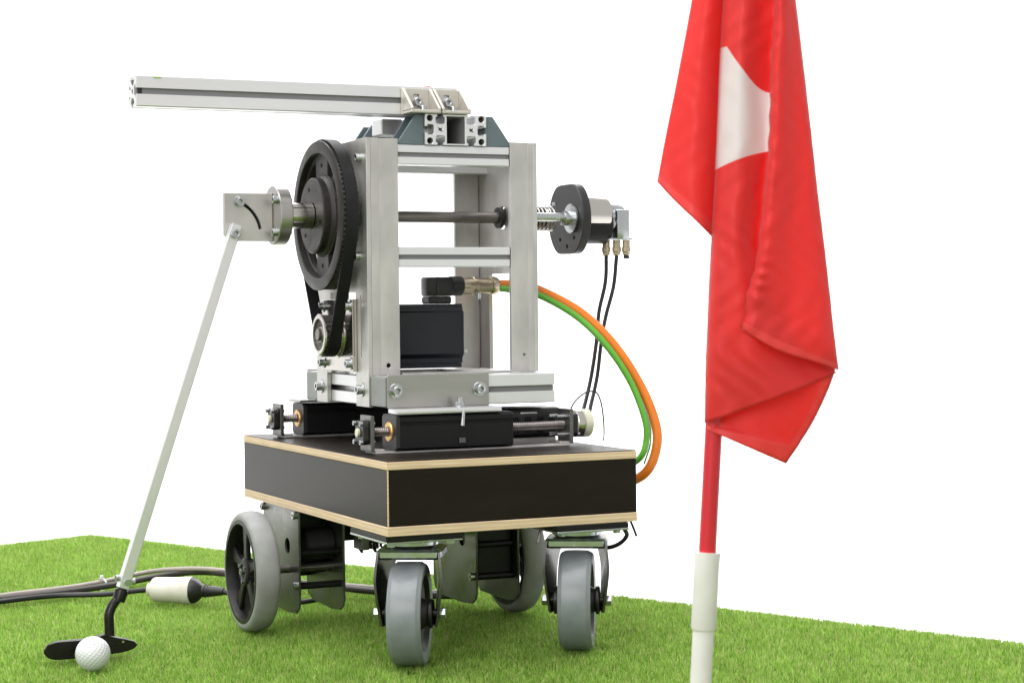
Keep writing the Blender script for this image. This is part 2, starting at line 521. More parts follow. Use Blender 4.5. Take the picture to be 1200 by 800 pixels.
def grass():
    # blades in mat coordinates (s along the long edge, t across); dense round the robot, thinner further out
    N1 = 900000
    s = nrng.random(N1) * MS; t = nrng.random(N1) * MT
    dense = (s < 2.75) & (t < 0.21 + 0.69 * (s - 0.09) + 0.45) & (t < 1.02 - 0.84 * (s - 1.2) + 0.52)
    keep = dense | (nrng.random(N1) < 0.28)
    s = s[keep]; t = t[keep]; dn = dense[keep]
    extra = 2
    ss = [s]; tt = [t]; dd = [dn]
    for k in range(extra):
        q = dn
        ss.append(np.clip(s[q] + nrng.normal(0, .004, q.sum()), 0.001, MS)); tt.append(np.clip(t[q] + nrng.normal(0, .004, q.sum()), 0.001, MT))
        dd.append(dn[q])
    s = np.concatenate(ss); t = np.concatenate(tt); dn = np.concatenate(dd)
    n = len(s)
    px = K.x + E1.x * s + E2.x * t; py = K.y + E1.y * s + E2.y * t
    z0 = np.full(n, -0.0076)
    # slow patches in pile height and lean, as on real artificial turf
    ph = np.sin(px * 9.1 + 1.3 * np.sin(py * 7.0)) * 0.5 + np.sin(py * 13.7 + px * 4.0) * 0.5
    h = (0.0088 + 0.0010 * ph + nrng.normal(0, .0017, n)).clip(.004, .014)
    h = h * np.clip(.50 + 10 * np.minimum(s, t), .50, 1)        # trimmed at the cut edge
    w = np.where(dn, nrng.uniform(.0007, .0012, n), nrng.uniform(.002, .0032, n))
    ang = nrng.random(n) * 2 * np.pi
    lean = nrng.normal(0, .45, n) + 0.15
    la = nrng.normal(R(215), .9, n) + 0.7 * ph
    dx = np.cos(la) * lean * h; dy = np.sin(la) * lean * h
    curl = nrng.random(n) < 0.16          # curly thatch fibres
    dx = np.where(curl, dx * 2.2, dx); dy = np.where(curl, dy * 2.2, dy); h = np.where(curl, h * .6, h)
    cx = np.cos(ang) * w / 2; cy = np.sin(ang) * w / 2
    V = np.zeros((n, 5, 3))
    V[:, 0] = np.stack([px - cx, py - cy, z0], 1)
    V[:, 1] = np.stack([px + cx, py + cy, z0], 1)
    V[:, 2] = np.stack([px - cx * .9 + dx * .35, py - cy * .9 + dy * .35, z0 + h * .6], 1)
    V[:, 3] = np.stack([px + cx * .9 + dx * .35, py + cy * .9 + dy * .35, z0 + h * .6], 1)
    V[:, 4] = np.stack([px + dx, py + dy, z0 + h], 1)
    base = (np.arange(n) * 5)[:, None]
    tri = np.concatenate([base + np.array([[0, 1, 3]]), base + np.array([[0, 3, 2]]), base + np.array([[2, 3, 4]])], 1).reshape(-1)
    me = bpy.data.meshes.new("grass")
    me.vertices.add(n * 5); me.vertices.foreach_set("co", V.reshape(-1))
    me.loops.add(n * 9); me.loops.foreach_set("vertex_index", tri.astype(np.int32))
    me.polygons.add(n * 3)
    me.polygons.foreach_set("loop_start", np.arange(0, n * 9, 3, dtype=np.int32))
    me.update(calc_edges=True)
    pal = np.array([[.235, .42, .055], [.325, .51, .095], [.45, .61, .16], [.135, .29, .026], [.58, .65, .25], [.58, .50, .25]])
    idx = nrng.choice(6, n, p=[.23, .27, .23, .12, .11, .04])
    idx = np.where(curl & (nrng.random(n) < .55), nrng.choice([4, 5], n), idx)
    cl = np.sin(px * 210 + 3 * np.sin(py * 90)) * np.sin(py * 190 + 2 * np.sin(px * 120)) * .10 + np.sin(px * 47 + 2 * np.sin(py * 31)) * np.sin(py * 53) * .07
    c = pal[idx] * nrng.uniform(.8, 1.2, (n, 1)) * (1 + cl[:, None]) * np.array([[1.0, 1.05, 1.0]])
    c4 = np.ones((n, 5, 4)); c4[:, :, :3] = c[:, None, :]
    at = me.attributes.new("blade", 'FLOAT_COLOR', 'POINT')
    at.data.foreach_set("color", c4.reshape(-1).astype(np.float32))
    m = bpy.data.materials.new("grass_blade"); m.use_nodes = True
    nt = m.node_tree; b = nt.nodes["Principled BSDF"]
    a = nt.nodes.new("ShaderNodeAttribute"); a.attribute_name = "blade"
    nt.links.new(a.outputs["Color"], b.inputs["Base Color"])
    b.inputs["Roughness"].default_value = 0.55
    b.inputs["Specular IOR Level"].default_value = 0.25
    tr = nt.nodes.new("ShaderNodeBsdfTranslucent"); nt.links.new(a.outputs["Color"], tr.inputs[0])
    mix = nt.nodes.new("ShaderNodeMixShader"); mix.inputs[0].default_value = 0.48
    nt.links.new(b.outputs[0], mix.inputs[1]); nt.links.new(tr.outputs[0], mix.inputs[2])
    nt.links.new(mix.outputs[0], nt.nodes["Material Output"].inputs[0])
    me.materials.append(m)
    o = bpy.data.objects.new("grass", me); COL.objects.link(o)
    tag(o, "short bright green artificial grass covering the mat", "grass", kind="stuff")


grass()

# ================================================================== the robot
robot = empty("putting_robot", (0.17, 0.28, 0.0))
tag(robot, "golf putting machine on a black plywood box with four grey wheels", "robot")

BW, BD = 0.341, 0.576      # box footprint
ZB, ZLP, ZLT, ZT = 0.1645, 0.176, 0.2445, 0.2552

# ---- platform box
pb = empty("platform_box", (BW / 2, BD / 2, ZB), robot)
t = 0.012
G().box(0, BW, 0, BD, ZLT, ZT - 0.0012, bev=0.0007).obj("plywood_sheet", PLY, pb)
G().box(0.0006, BW - 0.0006, 0.0006, BD - 0.0006, ZT - 0.0012, ZT, bev=0.0004).obj("top_film", PHEN, pb)
G().box(0, BW, 0, BD, ZB, ZLP, bev=0.0007).obj("plywood_sheet", PLY, pb)
z0, z1 = ZLP + .0002, ZLT - .0002
G().box(0.0030, BW - 0.0005, 0.0005, t, z0, z1, bev=0.0004).obj("front_panel", PHEN, pb)
G().box(t + .0003, BW - 0.0005, BD - t, BD - .0005, z0, z1, bev=0.0004).obj("rear_panel", PHEN, pb)
G().box(0.0005, 0.0027, 0.0016, BD - .0005, z0, z1, bev=0.0003).obj("side_panel", PHEN, pb)
G().box(BW - t, BW - 0.0005, t + .0003, BD - t - .0003, z0, z1, bev=0.0004).obj("side_panel", PHEN, pb)
G().box(0.0007, 0.0027, 0.0006, 0.0015, z0, z1, bev=0.0003).obj("plywood_edge", PLY, pb)

# ---- drive units: two side plates, spacers, gear motor, wheel
def wheel(cx, cy, side, parent):
    """side -1: outer face looks to -x"""
    r, w = 0.0825, 0.033
    wz = 0.0810
    p = empty("drive_wheel", (cx, cy, wz), parent)
    prof = []
    for k in range(0, 21):
        a = R(-90) + R(180) * k / 20
        ca, sa = math.cos(a), math.sin(a)
        prof.append((r - 0.0110 + 0.0110 * (abs(ca) ** 0.6), sa * w / 2 * (1 if abs(sa) < .98 else 1)))
    prof = [(0.0680, -w / 2 + .001)] + prof + [(0.0680, w / 2 - .001)]
    g = G().lathe(prof, (cx, cy, wz), (1, 0, 0), 72, closed=True)
    ty = g.obj("tyre", TYRE, p, ang=50)
    # rim
    g = G()
    g.lathe([(0.0712, -0.0150), (0.0702, -0.0172), (0.0655, -0.0172), (0.0625, -0.008), (0.0615, 0.0), (0.0625, 0.012), (0.0712, 0.0150)], (cx, cy, wz), (1, 0, 0), 64, closed=True)
    g.obj("rim", RIMM, p, ang=40)
    g = G()
    s = side
    for k in range(5):
        a = R(18) + 2 * math.pi * k / 5
        wd = 0.0105
        loop = []
        for (rr, hw) in ((0.014, wd * .75), (0.035, wd * .6), (0.0630, wd * 1.0)):
            loop.append((rr, hw))
        lp = loop + [(x, -y) for x, y in reversed(loop)]
        lp = [(cy + x * math.cos(a) - y * math.sin(a), wz + x * math.sin(a) + y * math.cos(a)) for x, y in lp]
        G().prism([lp], cx + s * 0.003, cx + s * 0.0095, 'x', bev=0.0015).obj("spoke", RIMM, p)
    g = G().lathe([(0, 0.0), (0.018, 0), (0.018, 0.0115), (0.0155, 0.0135), (0.011, 0.0135), (0.010, 0.0115), (0.0, 0.0115)], (cx, cy, wz), (s, 0, 0), 32)
    g.obj("hub", BLKG, p)
    for k in range(3):
        a = R(30) + 2 * math.pi * k / 3
        inst("bolt", SCREW_S, (cx + s * 0.0125, cy + .0135 * math.cos(a), wz + .0135 * math.sin(a)), p, FACE_LEFT if s < 0 else FACE_RIGHT, .6)
    bolt((cx + s * .0115, cy, wz), FACE_LEFT if s < 0 else FACE_RIGHT, p, False, None, .7, "axle_bolt")
    return p


def drive_unit(x0, x1, yf, wx, wy, side):
    p = empty("drive_bracket", ((x0 + x1) / 2, yf + .07, ZB), robot)

    def plate(xa):
        lp = [(yf, .040), (yf + .004, .030), (yf + .016, .023), (yf + .05, .020), (yf + .13, .022), (yf + .150, .030), (yf + .155, .045), (yf + .155, ZB - .0004), (yf, ZB - .0004)]
        holes = [circ(yf + .048, .112, .011, 20)]
        G().prism([lp] + holes, xa - .0015, xa + .0015, 'x', bev=.0003).obj("side_plate", MILLD, p)
    plate(x0); plate(x1)
    for (dy, z, r) in ((.010, .105, .0048), (.010, .060, .0048), (.140, .060, .0048)):
        G().cyl((x0 + .0016, yf + dy + .004, z), (x1 - .0016, yf + dy + .004, z), r, n=20).obj("spacer_bar", BLKA, p)
    # gear motor between the plates, behind the spacers
    my0 = yf + (.062 if side < 0 else .016)
    g = G(); g.box(x0 + .002, x1 - .002, my0, yf + .125, .07 if side < 0 else .056, .155, .003)
    g.obj("gear_motor", BLKA, p)
    g = G(); g.cyl((x0 + .02, yf + .048, .112), (x1 - .002, yf + .048, .112), .022, n=28, bev=.002)
    g.obj("motor_can", BLKG, p)
    for (dy, z) in ((.007, .158), (.148, .158), (.007, .062)):
        bolt((x0 - .0016, yf + dy, z), FACE_LEFT, p, False, SCREW, .8)
    G().cyl((min(wx, x0), wy, .0810), (max(wx, x1), wy, .0810), .006, n=20).obj("axle", DSTEEL, p)


LW = (-0.049, 0.386); RW = (0.338, 0.368)
drive_unit(0.0050, 0.069, 0.342, LW[0], LW[1], -1)
drive_unit(0.2520, 0.3165, 0.305, RW[0], RW[1], 1)
wheel(LW[0], LW[1], -1, robot)
wheel(RW[0], RW[1], 1, robot)


ub = empty("underdeck_fill", (.16, .47, ZB), robot)
G().box(.080, .246, .40, .55, .112, ZB - .0005, .004, seg=2).obj("underdeck_dark_block", BLKP, ub)  # dark block added to deepen the shade under the deck
G().box(.100, .230, .385, .3995, .125, .150, .002).obj("terminal_strip", BLKG, ub)
for k in range(6):
    G().tube([(.105 + .022 * k, .386, .128), (.103 + .022 * k, .372, .112), (.108 + .020 * k, .376, .098), (.112 + .021 * k, .405, .104)], .0018, 7).obj("control_wire", CABB, ub)

# ---- casters
def caster(px, py, yaw, wx_off):
    """mounting plate centred at px,py; fork swung so the wheel trails by wx_off along yaw direction"""
    p = empty("caster", (px, py, ZB), robot)
    zp = ZB
    G().box(px - .050, px + .050, py - .062, py + .062, zp - .0070, zp - .0003, .0008).obj("spacer_plate", BLKA, p)
    G().box(px - .0505, px + .0505, py - .0625, py + .0625, zp - .0100, zp - .0071, .0008).obj("mounting_plate", ZINC, p)
    for sx in (-1, 1):
        for sy in (-1, 1):
            inst("bolt", HEXN, (px + sx * .039, py + sy * .050, zp - .0101), p, (R(180), 0, 0), .75)
    # bearing race
    zb = zp - .0101
    px += .0085
    G().lathe([(0, 0), (.031, 0), (.033, -.003), (.033, -.008), (.028, -.0115), (0, -.0115)], (px, py, zb), (0, 0, 1), 40).obj("swivel_bearing", ZINC, p)
    c, s = math.cos(yaw), math.sin(yaw)
    dirv = Vector((-s, -c, 0))              # trailing direction (towards the viewer's side)
    ax = Vector((c, -s, 0))                 # axle direction
    R0 = 0.0635
    wz = R0
    wc = Vector((px, py, 0)) + dirv * wx_off + Vector((0, 0, wz))
    zt = zb - .0116
    # fork: crown plate and two curved cheeks
    crown = []
    N = 10
    M4 = Matrix(((ax.x, dirv.x, 0, px), (ax.y, dirv.y, 0, py), (0, 0, 1, 0), (0, 0, 0, 1)))
    hw = 0.0405
    lp = [(-hw, -.030), (hw, -.030), (hw, wx_off + .004), (hw - .006, wx_off + .012), (-hw + .006, wx_off + .012), (-hw, wx_off + .004)]
    G().prism([lp], zt - .0125, zt, 'z', bev=.0030, mtx=M4).obj("fork_crown", ZINC, p)
    for sd in (-1, 1):
        g = G()
        # cheek outline in (d along dirv, z), bulging outwards like a pressed fork
        vs = []; fs = []
        rows = 14
        for i in range(rows + 1):
            f = i / rows
            z = zt - .0030 - f * (zt - wz + .012)
            d0 = -.029 + (wx_off - .014 + .029) * f ** 1.8
            d1 = wx_off + .010 + .004 * math.sin(f * math.pi)
            off = hw - .0012 + .0040 * math.sin(min(1, f * 1.8) * math.pi / 2) - .013 * max(0, f - .35) ** 1.2
            back = .0165 * (1 - .72 * f)
            for (dd, oo) in ((d0, off - back), (d1, off), (d1, off - .003), (d0, off - back - .003)):
                q = Vector((px, py, z)) + dirv * dd + ax * (sd * oo)
                vs.append(tuple(q))
        for i in range(rows):
            for k in range(4):
                a = i * 4 + k; b = i * 4 + (k + 1) % 4
                fs.append((a, b, b + 4, a + 4) if sd > 0 else (a, a + 4, b + 4, b))
        fs.append((0, 1, 2, 3)); fs.append(tuple(rows * 4 + k for k in (3, 2, 1, 0)))
        bm = bmesh.new()
        bv = [bm.verts.new(v) for v in vs]
        for f in fs: bm.faces.new([bv[k] for k in f])
        bmesh.ops.recalc_face_normals(bm, faces=list(bm.faces))
        g.bm(bm); g.obj("fork_cheek", FORK, p, ang=40)
    # wheel
    tw = 0.0210
    prof = [(.046, -tw + .002), (.0540, -tw + .0005), (.0590, -tw + .0002), (.0605, -tw + .0012), (.0624, -tw + .0048), (.0632, -tw + .0056), (R0, -tw + .0075), (R0 + .0003, 0), (R0, tw - .0075), (.0632, tw - .0056), (.0624, tw - .0048), (.0605, tw - .0012), (.0590, tw - .0002), (.0540, tw - .0005), (.046, tw - .002)]
    G().lathe(prof, wc, ax, 72, closed=True).obj("wheel_tread", CTYRE, p, ang=25)
    G().lathe([(0, -tw - .004), (.014, -tw - .004), (.016, -tw + .001), (.020, -tw + .007), (.040, -tw + .007), (.0465, -tw + .0015), (.0465, tw - .0015), (.040, tw - .007), (.020, tw - .007), (.016, tw - .001), (.014, tw + .004), (0, tw + .004)], wc, ax, 48).obj("wheel_core", BLKG, p)
    for sd in (-1, 1):
        a = wc + ax * (sd * (hw - .004)); b = wc + ax * (sd * (hw + .004))
        G().cyl(a, b, .0075, n=6, bev=.0008).obj("axle_nut", ZINC, p, ang=20)
        G().cyl(wc + ax * sd * (tw + .003), a, .0055, n=16).obj("axle", BLKA, p)
        G().cyl(wc + ax * sd * (tw + .003), wc + ax * sd * (tw + .008), .018, n=28, bev=.001).obj("thread_guard", BLKP, p)
    return p


caster(0.050, 0.066, R(30), 0.027)
caster(0.2775, 0.060, R(31), 0.022)
# dangling strap and lever at the front right caster, and the plug hanging behind the front left one
G().tube([(.329, .012, .1535), (.331, .010, .146), (.328, .020, .136), (.322, .035, .129), (.315, .05, .127)], .0028, 10).obj("brake_cable", CABB, robot)
G().tube([(.3385, .014, .1640), (.3425, .012, .1530), (.3450, .010, .1440)], .0016, 8).obj("spring_clip", BLKA, robot)
G().tube([(.2095, .010, .1640), (.2050, .006, .1540), (.2015, .004, .1450)], .0018, 8).obj("spring_clip", MILLD, robot)
hp = empty("hanging_connector", (.13, .38, ZB), robot)
G().box(.095, .106, .34, .375, .105, .164, .001).obj("connector_bracket", MILLD, hp)
G().box(.1065, .135, .345, .375, .113, .164, .002).obj("connector_body", BLKP, hp)
for k in range(5):
    G().cyl((.110 + .005 * k, .36, .106 - .002 * (k % 2)), (.110 + .005 * k, .36, .113), .0022, n=10).obj("connector_pin", BLKP, hp)
G().tube([(.128, .358, .114), (.131, .354, .101), (.138, .352, .094), (.147, .354, .096), (.150, .356, .108)], .0013, 8).obj("connector_wire", CABB, hp)

# ---- linear slides on the lid
def slide(yc, far):
    p = empty("linear_slide", (.17, yc, ZT), robot)
    zc = 0.2822
    G().box(.028, .300, yc - .019, yc + .019, ZT + .0002, ZT + .0032, .0006).obj("rail_plate", MILL, p)
    # carriage: black extrusion with grooved flank
    x0, x1 = .0535, .2160
    w = .0245
    lp = [(-w, -.0205), (-w + .003, -.0228), (w - .003, -.0228), (w, -.0205), (w, .0185), (w - .004, .0216), (-w + .004, .0216), (-w, .0185), (-w, .0125), (-w + .0018, .0115), (-w + .0018, .0095), (-w, .0085)]
    lp = [(yc + a, zc + b) for a, b in lp]
    G().prism([lp], x0 + .006, x1, 'x', bev=.0005).obj("carriage", BLKA, p)
    lp2 = [(yc + a, zc + b) for a, b in [(-w - .0003, -.0195), (-w + .005, -.0233), (w - .005, -.0233), (w + .0003, -.0195), (w + .0003, .018), (w - .005, .022), (-w + .005, .022), (-w - .0003, .018)]]
    G().prism([lp2, circ(yc, zc, .0085, 20)], x0, x0 + .0058, 'x', bev=.0006).obj("end_plate", BLKG, p)
    G().lathe([(.0062, 0), (.0118, 0), (.0125, .0012), (.0125, .003), (.0062, .003)], (x0 - .002, yc, zc), (1, 0, 0), 28, closed=True).obj("bronze_nut", BRONZE, p)
    # threaded spindle: ribbed bar
    prof = [(0, 0)]
    xs = 0.0; L = .292
    while xs < L:
        prof += [(.0052, xs), (.0060, xs + .0007), (.0060, xs + .0013), (.0052, xs + .002)]
        xs += .0026
    prof += [(0, L)]
    G().lathe(prof, (.0155, yc, zc), (1, 0, 0), 16).obj("spindle", SPIND, p, ang=60)
    for (xb, sg) in ((.0215, -1), (.3010, 1)):
        bp = xb
        G().box(bp, bp + .005, yc - .019, yc + .019, ZT + .0034, zc + .0215, .0006).obj("end_bracket", MILLD, p)
        G().box(bp + (.005 if sg < 0 else -.014), bp + (.019 if sg < 0 else 0), yc - .017, yc + .017, ZT + .0034, ZT + .006, .0005).obj("bracket_foot", MILL, p)
        xf = bp - .0085 if sg < 0 else bp + .005
        lob = []
        for k in range(40):
            a = 2 * math.pi * k / 40
            rr = .0150 + .0040 * abs(math.cos(2 * (a - R(45)))) ** 3 if True else 0
            lob.append((yc + rr * math.cos(a), zc + rr * math.sin(a)))
        G().prism([lob], xf, xf + .0083, 'x', bev=.0012).obj("bearing_flange", BLKP, p)
        for k in range(4):
            a = R(45) + k * R(90)
            yy, zz = yc + .0165 * math.cos(a), zc + .0165 * math.sin(a)
            inst("bolt", SCREW_S, (xf - .0003 if sg < 0 else xf + .0085, yy, zz), p, FACE_LEFT if sg < 0 else FACE_RIGHT, .72)
            if sg < 0:
                inst("bolt_tip", SCREW_S, (bp + .0051, yy, zz), p, FACE_RIGHT, .55)
            else:
                G().cyl((bp - .016, yy, zz), (bp - .0002, yy, zz), .0024, n=10).obj("standoff", ZINC, p)
        if sg < 0:
            G().cyl((xf - .004, yc, zc), (xf - .0001, yc, zc), .0056, n=20, bev=.0006).obj("spindle_end", CREAM, p)
    return zc


ZS = slide(0.127, 0)
slide(0.486, 1)
# sensor can at the right end of the near slide, drive block behind its spindle
sc_ = empty("slide_motor", (.31, .15, ZT), robot)
G().lathe([(0, 0), (.0165, 0), (.0175, .001), (.0175, .008), (.0165, .009), (.0165, .0105), (.0185, .0115), (.0185, .021), (.0172, .0225), (0, .0225)], (.3150, .127, .2835), (1, 0, 0), 36).obj("sensor_can", CREAM, sc_)
G().lathe([(.0176, 0), (.0182, .0008), (.0182, .0095), (.0176, .0102)], (.3148, .127, .2835), (1, 0, 0), 36, closed=True).obj("can_ring", CHROME, sc_)
for k in range(4):
    G().box(.244 + .018 * k, .254 + .018 * k, .1636, .1649, .271, .292, .0006).obj("cooling_rib", BLKA, sc_)
G().box(.232, .318, .165, .225, .2645, .3040, .006, seg=3).obj("motor_block", BLKP, sc_)
G().box(.240, .312, .172, .218, ZT + .0003, .2643, .001).obj("motor_foot", MILL, sc_)
G().box(.255, .280, .1638, .1648, .296, .2985, .0003).obj("edge_strip", ZINC, sc_)
G().tube([(.3471, .2, .296), (.3551, .2, .3086), (.371, .2, .3198), (.3868, .2, .3205), (.3946, .2, .3074), (.3931, .19, .2863), (.3836, .17, .2666), (.372, .15, .258)][::-1], .00115, 8).obj("sensor_lead", CABB, sc_)

# ---- base frame of T-slot profiles
bf = empty("base_frame", (.17, .29, .3118), robot)
PZ0, PZ1 = .3118, .3508
pzc = (PZ0 + PZ1) / 2; ph = PZ1 - PZ0
fr = shift(tslot(.051, ph), .1655, pzc)
G().prism(fr, .0572, .2950, 'x', bev=.0004).obj("profile_bar", ANOD, bf)
rr_ = shift(tslot(.051, ph), .4205, pzc)
G().prism(rr_, .0572, .2950, 'x', bev=.0004).obj("profile_bar", ANOD, bf)
for xs in (.0765, .2755):
    lp = shift(tslot(.038, ph), xs, pzc)
    G().prism(lp, .1913, .3947, 'y', bev=.0004).obj("profile_bar", ANOD, bf)
for yc in (.1655, .4205):
    g = G(); g.box(.0535, .0571, yc - .0255, yc + .0255, PZ0, PZ1, .0012)
    g.box(.0533, .0536, yc - .006, yc + .006, PZ1 - .0075, PZ1 - .006, 0)
    g.obj("end_cap", CAPG, bf)
G().box(.0574, .2945, .1446, .1456, pzc - .0080, pzc + .0080, 0).obj("slot_shade_strip", SLOT_SHADE, bf)  # strip added to paint the slot's shade
# top sheet with a cut-out, lying on the profiles
G().prism([[(.098, .1915), (.2570, .1915), (.2570, .371), (.098, .371)], [(.110, .200), (.19, .200), (.19, .285), (.110, .285)]], PZ1 + .0003, PZ1 + .0030, 'z', bev=.0003).obj("top_sheet", MILL, bf)
# L-shaped clamp bracket at the front, its bolts
br = G()
br.box(.0556, .1975, .1362, .1398, .3105, .3535, .0008)
br.obj("clamp_bracket", BRK, bf)
G().box(.0556, .1990, .1000, .1361, .3042, .3108, .0014, seg=2).obj("bracket_lip", ANOD, bf)
bolt((.0665, .1360, .3330), FACE_FRONT, bf, True, None, 1.0)
bolt((.1835, .1360, .3325), FACE_FRONT, bf, True, None, 1.0)
bolt((.1480, .1180, .3108), FACE_UP, bf, True, HEXN, .9)
G().cyl((.1480, .1180, .3160), (.1480, .1180, .3235), .0036, n=14).obj("bolt_end", ZINC, bf)
G().cyl((.1435, .1012, .2880), (.1455, .1012, .3070), .0030, .0022, n=14).obj("set_screw", ZINC, bf)
G().box(.139, .148, .0995, .1023, .2655, .2725, .0008).obj("set_screw_foot", MILLD, bf)
# matching bracket at the rear
br = G()
br.box(.0556, .1975, .4462, .4498, .3105, .3535, .0008)
br.box(.0445, .1990, .4499, .5000, .3062, .3098, .0008)
br.obj("clamp_bracket", BRK, bf)
for x in (.0665, .1835):
    inst("bolt", SCREW, (x, .4500, .333), bf, (R(-90), 0, 0))

# ---- tower: two C-shaped uprights, cross profiles
tw_ = empty("tower_frame", (.175, .29, PZ1), robot)
TZ = .6602
YF, YB = .192, .3945
XL, XR = .0512, .2968
ud = empty("upright", (XL, .29, PZ1), tw_)
# left web: tall plate with two legs over the base profile and a window for the motor
lp = [(YF, .3100), (.2385, .3100), (.2385, .3515), (.2385, .4600), (.335, .4600), (.335, .3515), (.352, .3515), (.352, .3100), (YB, .3100), (YB, .640), (YB - .02, TZ - .001), (YF, TZ)]
slots = [[(.2190 + a, .405 + b) for a, b in ((-.002, -.03), (.002, -.03), (.002, .05), (-.002, .05))]]
G().prism([lp, circ(.2935, .5627, .022, 28)] + slots, XL, XL + .006, 'x', bev=.0005).obj("side_web", MILL, tw_)
G().box(XL + .0062, .0685, YF, YF + .008, PZ1 + .0004, TZ - .0004, .0004).obj("corner_strip", MILL, tw_)
G().prism([rect(.06855, .0955, PZ1 + .0004, TZ - .0008), circ(.0795, .3640, .0032, 18)], YF + .0001, YF + .0075, 'y', bev=.0003).obj("front_flange", MILL, tw_)
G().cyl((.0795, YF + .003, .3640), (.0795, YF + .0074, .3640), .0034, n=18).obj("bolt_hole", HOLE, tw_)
G().box(XL + .0062, .0955, YB - .014, YB - .006, PZ1 + .0004, TZ - .002, .0008).obj("rear_flange", MILL, tw_)
# right upright
lpw = [(YF, PZ1 + .0004), (.218, PZ1 + .0004), (.218, .4850), (.340, .4850), (.340, PZ1 + .0004), (.379, PZ1 + .0004), (.379, TZ - .002), (YF, TZ - .0015)]
G().prism([lpw, circ(.2935, .5627, .016, 28)], XR - .006, XR, 'x', bev=.0005).obj("side_web", MILL, tw_)
G().box(.2826, XR - .0062, YF, YF + .008, PZ1 + .0004, TZ - .0016, .0004).obj("corner_strip", MILL, tw_)
G().prism([rect(.2570, .28255, PZ1 + .0004, TZ - .0012)], YF + .0001, YF + .0075, 'y', bev=.0003).obj("front_flange", MILL, tw_)
G().prism([circ(.2752, .3745, .0030, 3, .3)], YF - .0002, YF + .0002, 'y').obj("chipped_mark", MILLD, tw_)
G().box(.2535, XR - .0062, .3715, .3785, PZ1 + .0004, TZ - .0035, .0008).obj("rear_flange", MILL, tw_)
bpy.data.objects.remove(ud)
# cross profiles
s26 = dict(op=.0062, lip=.003, cav=.0125, dep=.0078, hole=.0028)
for (zc, yc) in ((.6392, .2065), (.6392, .354), (.5053, .2065)):
    x0, x1 = (.0960, .2560) if yc < .3 else (.0965, .2925)
    hh = .0262 if zc < .6 else .0258
    G().prism(shift(tslot(.0262, hh, **s26), yc, zc), x0, x1, 'x', bev=.0003).obj("cross_profile", ANOD, tw_)
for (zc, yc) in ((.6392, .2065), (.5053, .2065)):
    G().box(.0962, .2558, yc - .0095, yc - .0087, zc - .0058, zc + .0058, 0).obj("slot_shade_strip", SLOT_SHADE, tw_)  # grey strips added as shade in the front slots
# bolts on the left web
for (y, z) in ((.2135, .6350), (.2200, .5070), (.3750, .6300)):
    bolt((XL - .0001, y, z), FACE_LEFT, tw_, False, SCREW, .85)
for (y, z) in ((.215, .3325), (.374, .3320)):
    bolt((XL - .0001, y, z), FACE_LEFT, tw_, True, SCREW, .95)

# ---- motor with mounting flange
mo = empty("servo_motor", (.14, .2930, .404), robot)
my, mz = .2930, .4040
G().prism([[(my - .061, mz - .049), (my + .061, mz - .049), (my + .061, mz + .047), (my - .061, mz + .047)], circ(my, mz, .031, 40)], XL - .0065, XL - .0003, 'x', bev=.0006).obj("mounting_flange", CHROME, mo)
G().lathe([(.0265, 0), (.0315, 0), (.0315, .010), (.0265, .010)], (XL - .0078, my, mz), (1, 0, 0), 40, closed=True).obj("centring_ring", CHROME, mo)
for sy in (-1, 1):
    for sz in (-1, 1):
        bolt((XL - .0066, my + sy * .0530, mz + sz * .0380), FACE_LEFT, mo, True, SCREW, .85)
G().lathe([(0, 0), (.026, 0), (.026, .04), (0, .04)], (.060, my, mz), (1, 0, 0), 32).obj("gearbox_neck", DSTEEL, mo)
G().box(.0575, .118, my - .039, my + .039, mz - .039, mz + .039, .004, seg=2).obj("gearbox", MOTOR, mo)
lp = [(-.0395, -.028), (-.034, -.034), (-.034, -.0405), (.034, -.0405), (.034, -.034), (.0395, -.028), (.0395, .028), (.034, .034), (.034, .0395), (-.034, .0395), (-.034, .034), (-.0395, .028)]
G().prism([[(my + a, mz + b) for a, b in lp]], .1182, .2140, 'x', bev=.0007).obj("motor_body", MOTOR, mo)
G().prism([[(.1182, mz + .0300), (.167, mz + .0300), (.173, mz + .0330), (.2120, mz + .0330), (.2120, mz + .0345), (.172, mz + .0345), (.166, mz + .0315), (.1182, mz + .0315)]], my - .0402, my - .0380, 'y', bev=.0002).obj("housing_ridge", BLKG, mo)
G().box(.121, .2120, my - .036, my + .036, mz - .0470, mz - .0407, .001).obj("motor_foot_plate", MOTOR, mo)
G().cyl((.2141, my - .030, mz - .026), (.2215, my - .030, mz - .026), .0034, n=14, bev=.0008).obj("white_stud", WHITEP, mo)
G().box(.170, .204, my - .022, my + .006, mz + .0397, mz + .0500, .002).obj("connector_base", BLKP, mo)
G().box(.168, .206, my - .024, my + .004, mz + .0502, mz + .0765, .003, seg=2).obj("connector_block", BLKP, mo)
G().box(.1805, .1835, my - .0255, my - .0241, mz + .0502, mz + .0765, .0004).obj("connector_rib", BLKG, mo)
G().lathe([(0, 0), (.0135, 0), (.0135, .016), (.0120, .018), (0, .018)], (.2061, my - .010, mz + .0640), (1, 0, 0), 28).obj("connector_nut", BLKP, mo)
G().lathe([(0, 0), (.0110, 0), (.0115, .002), (.0115, .016), (.0125, .017), (.0125, .022), (.0110, .023), (.0110, .042), (.0128, .043), (.0128, .050), (.0105, .054), (0, .054)], (.2243, my - .010, mz + .0640), (1, 0, 0), 28).obj("cable_gland", BRASS, mo)
G().cyl((.245, my - .021, mz + .054), (.245, my - .0205, mz + .046), .003, n=10).obj("gland_screw", ZINC, mo)
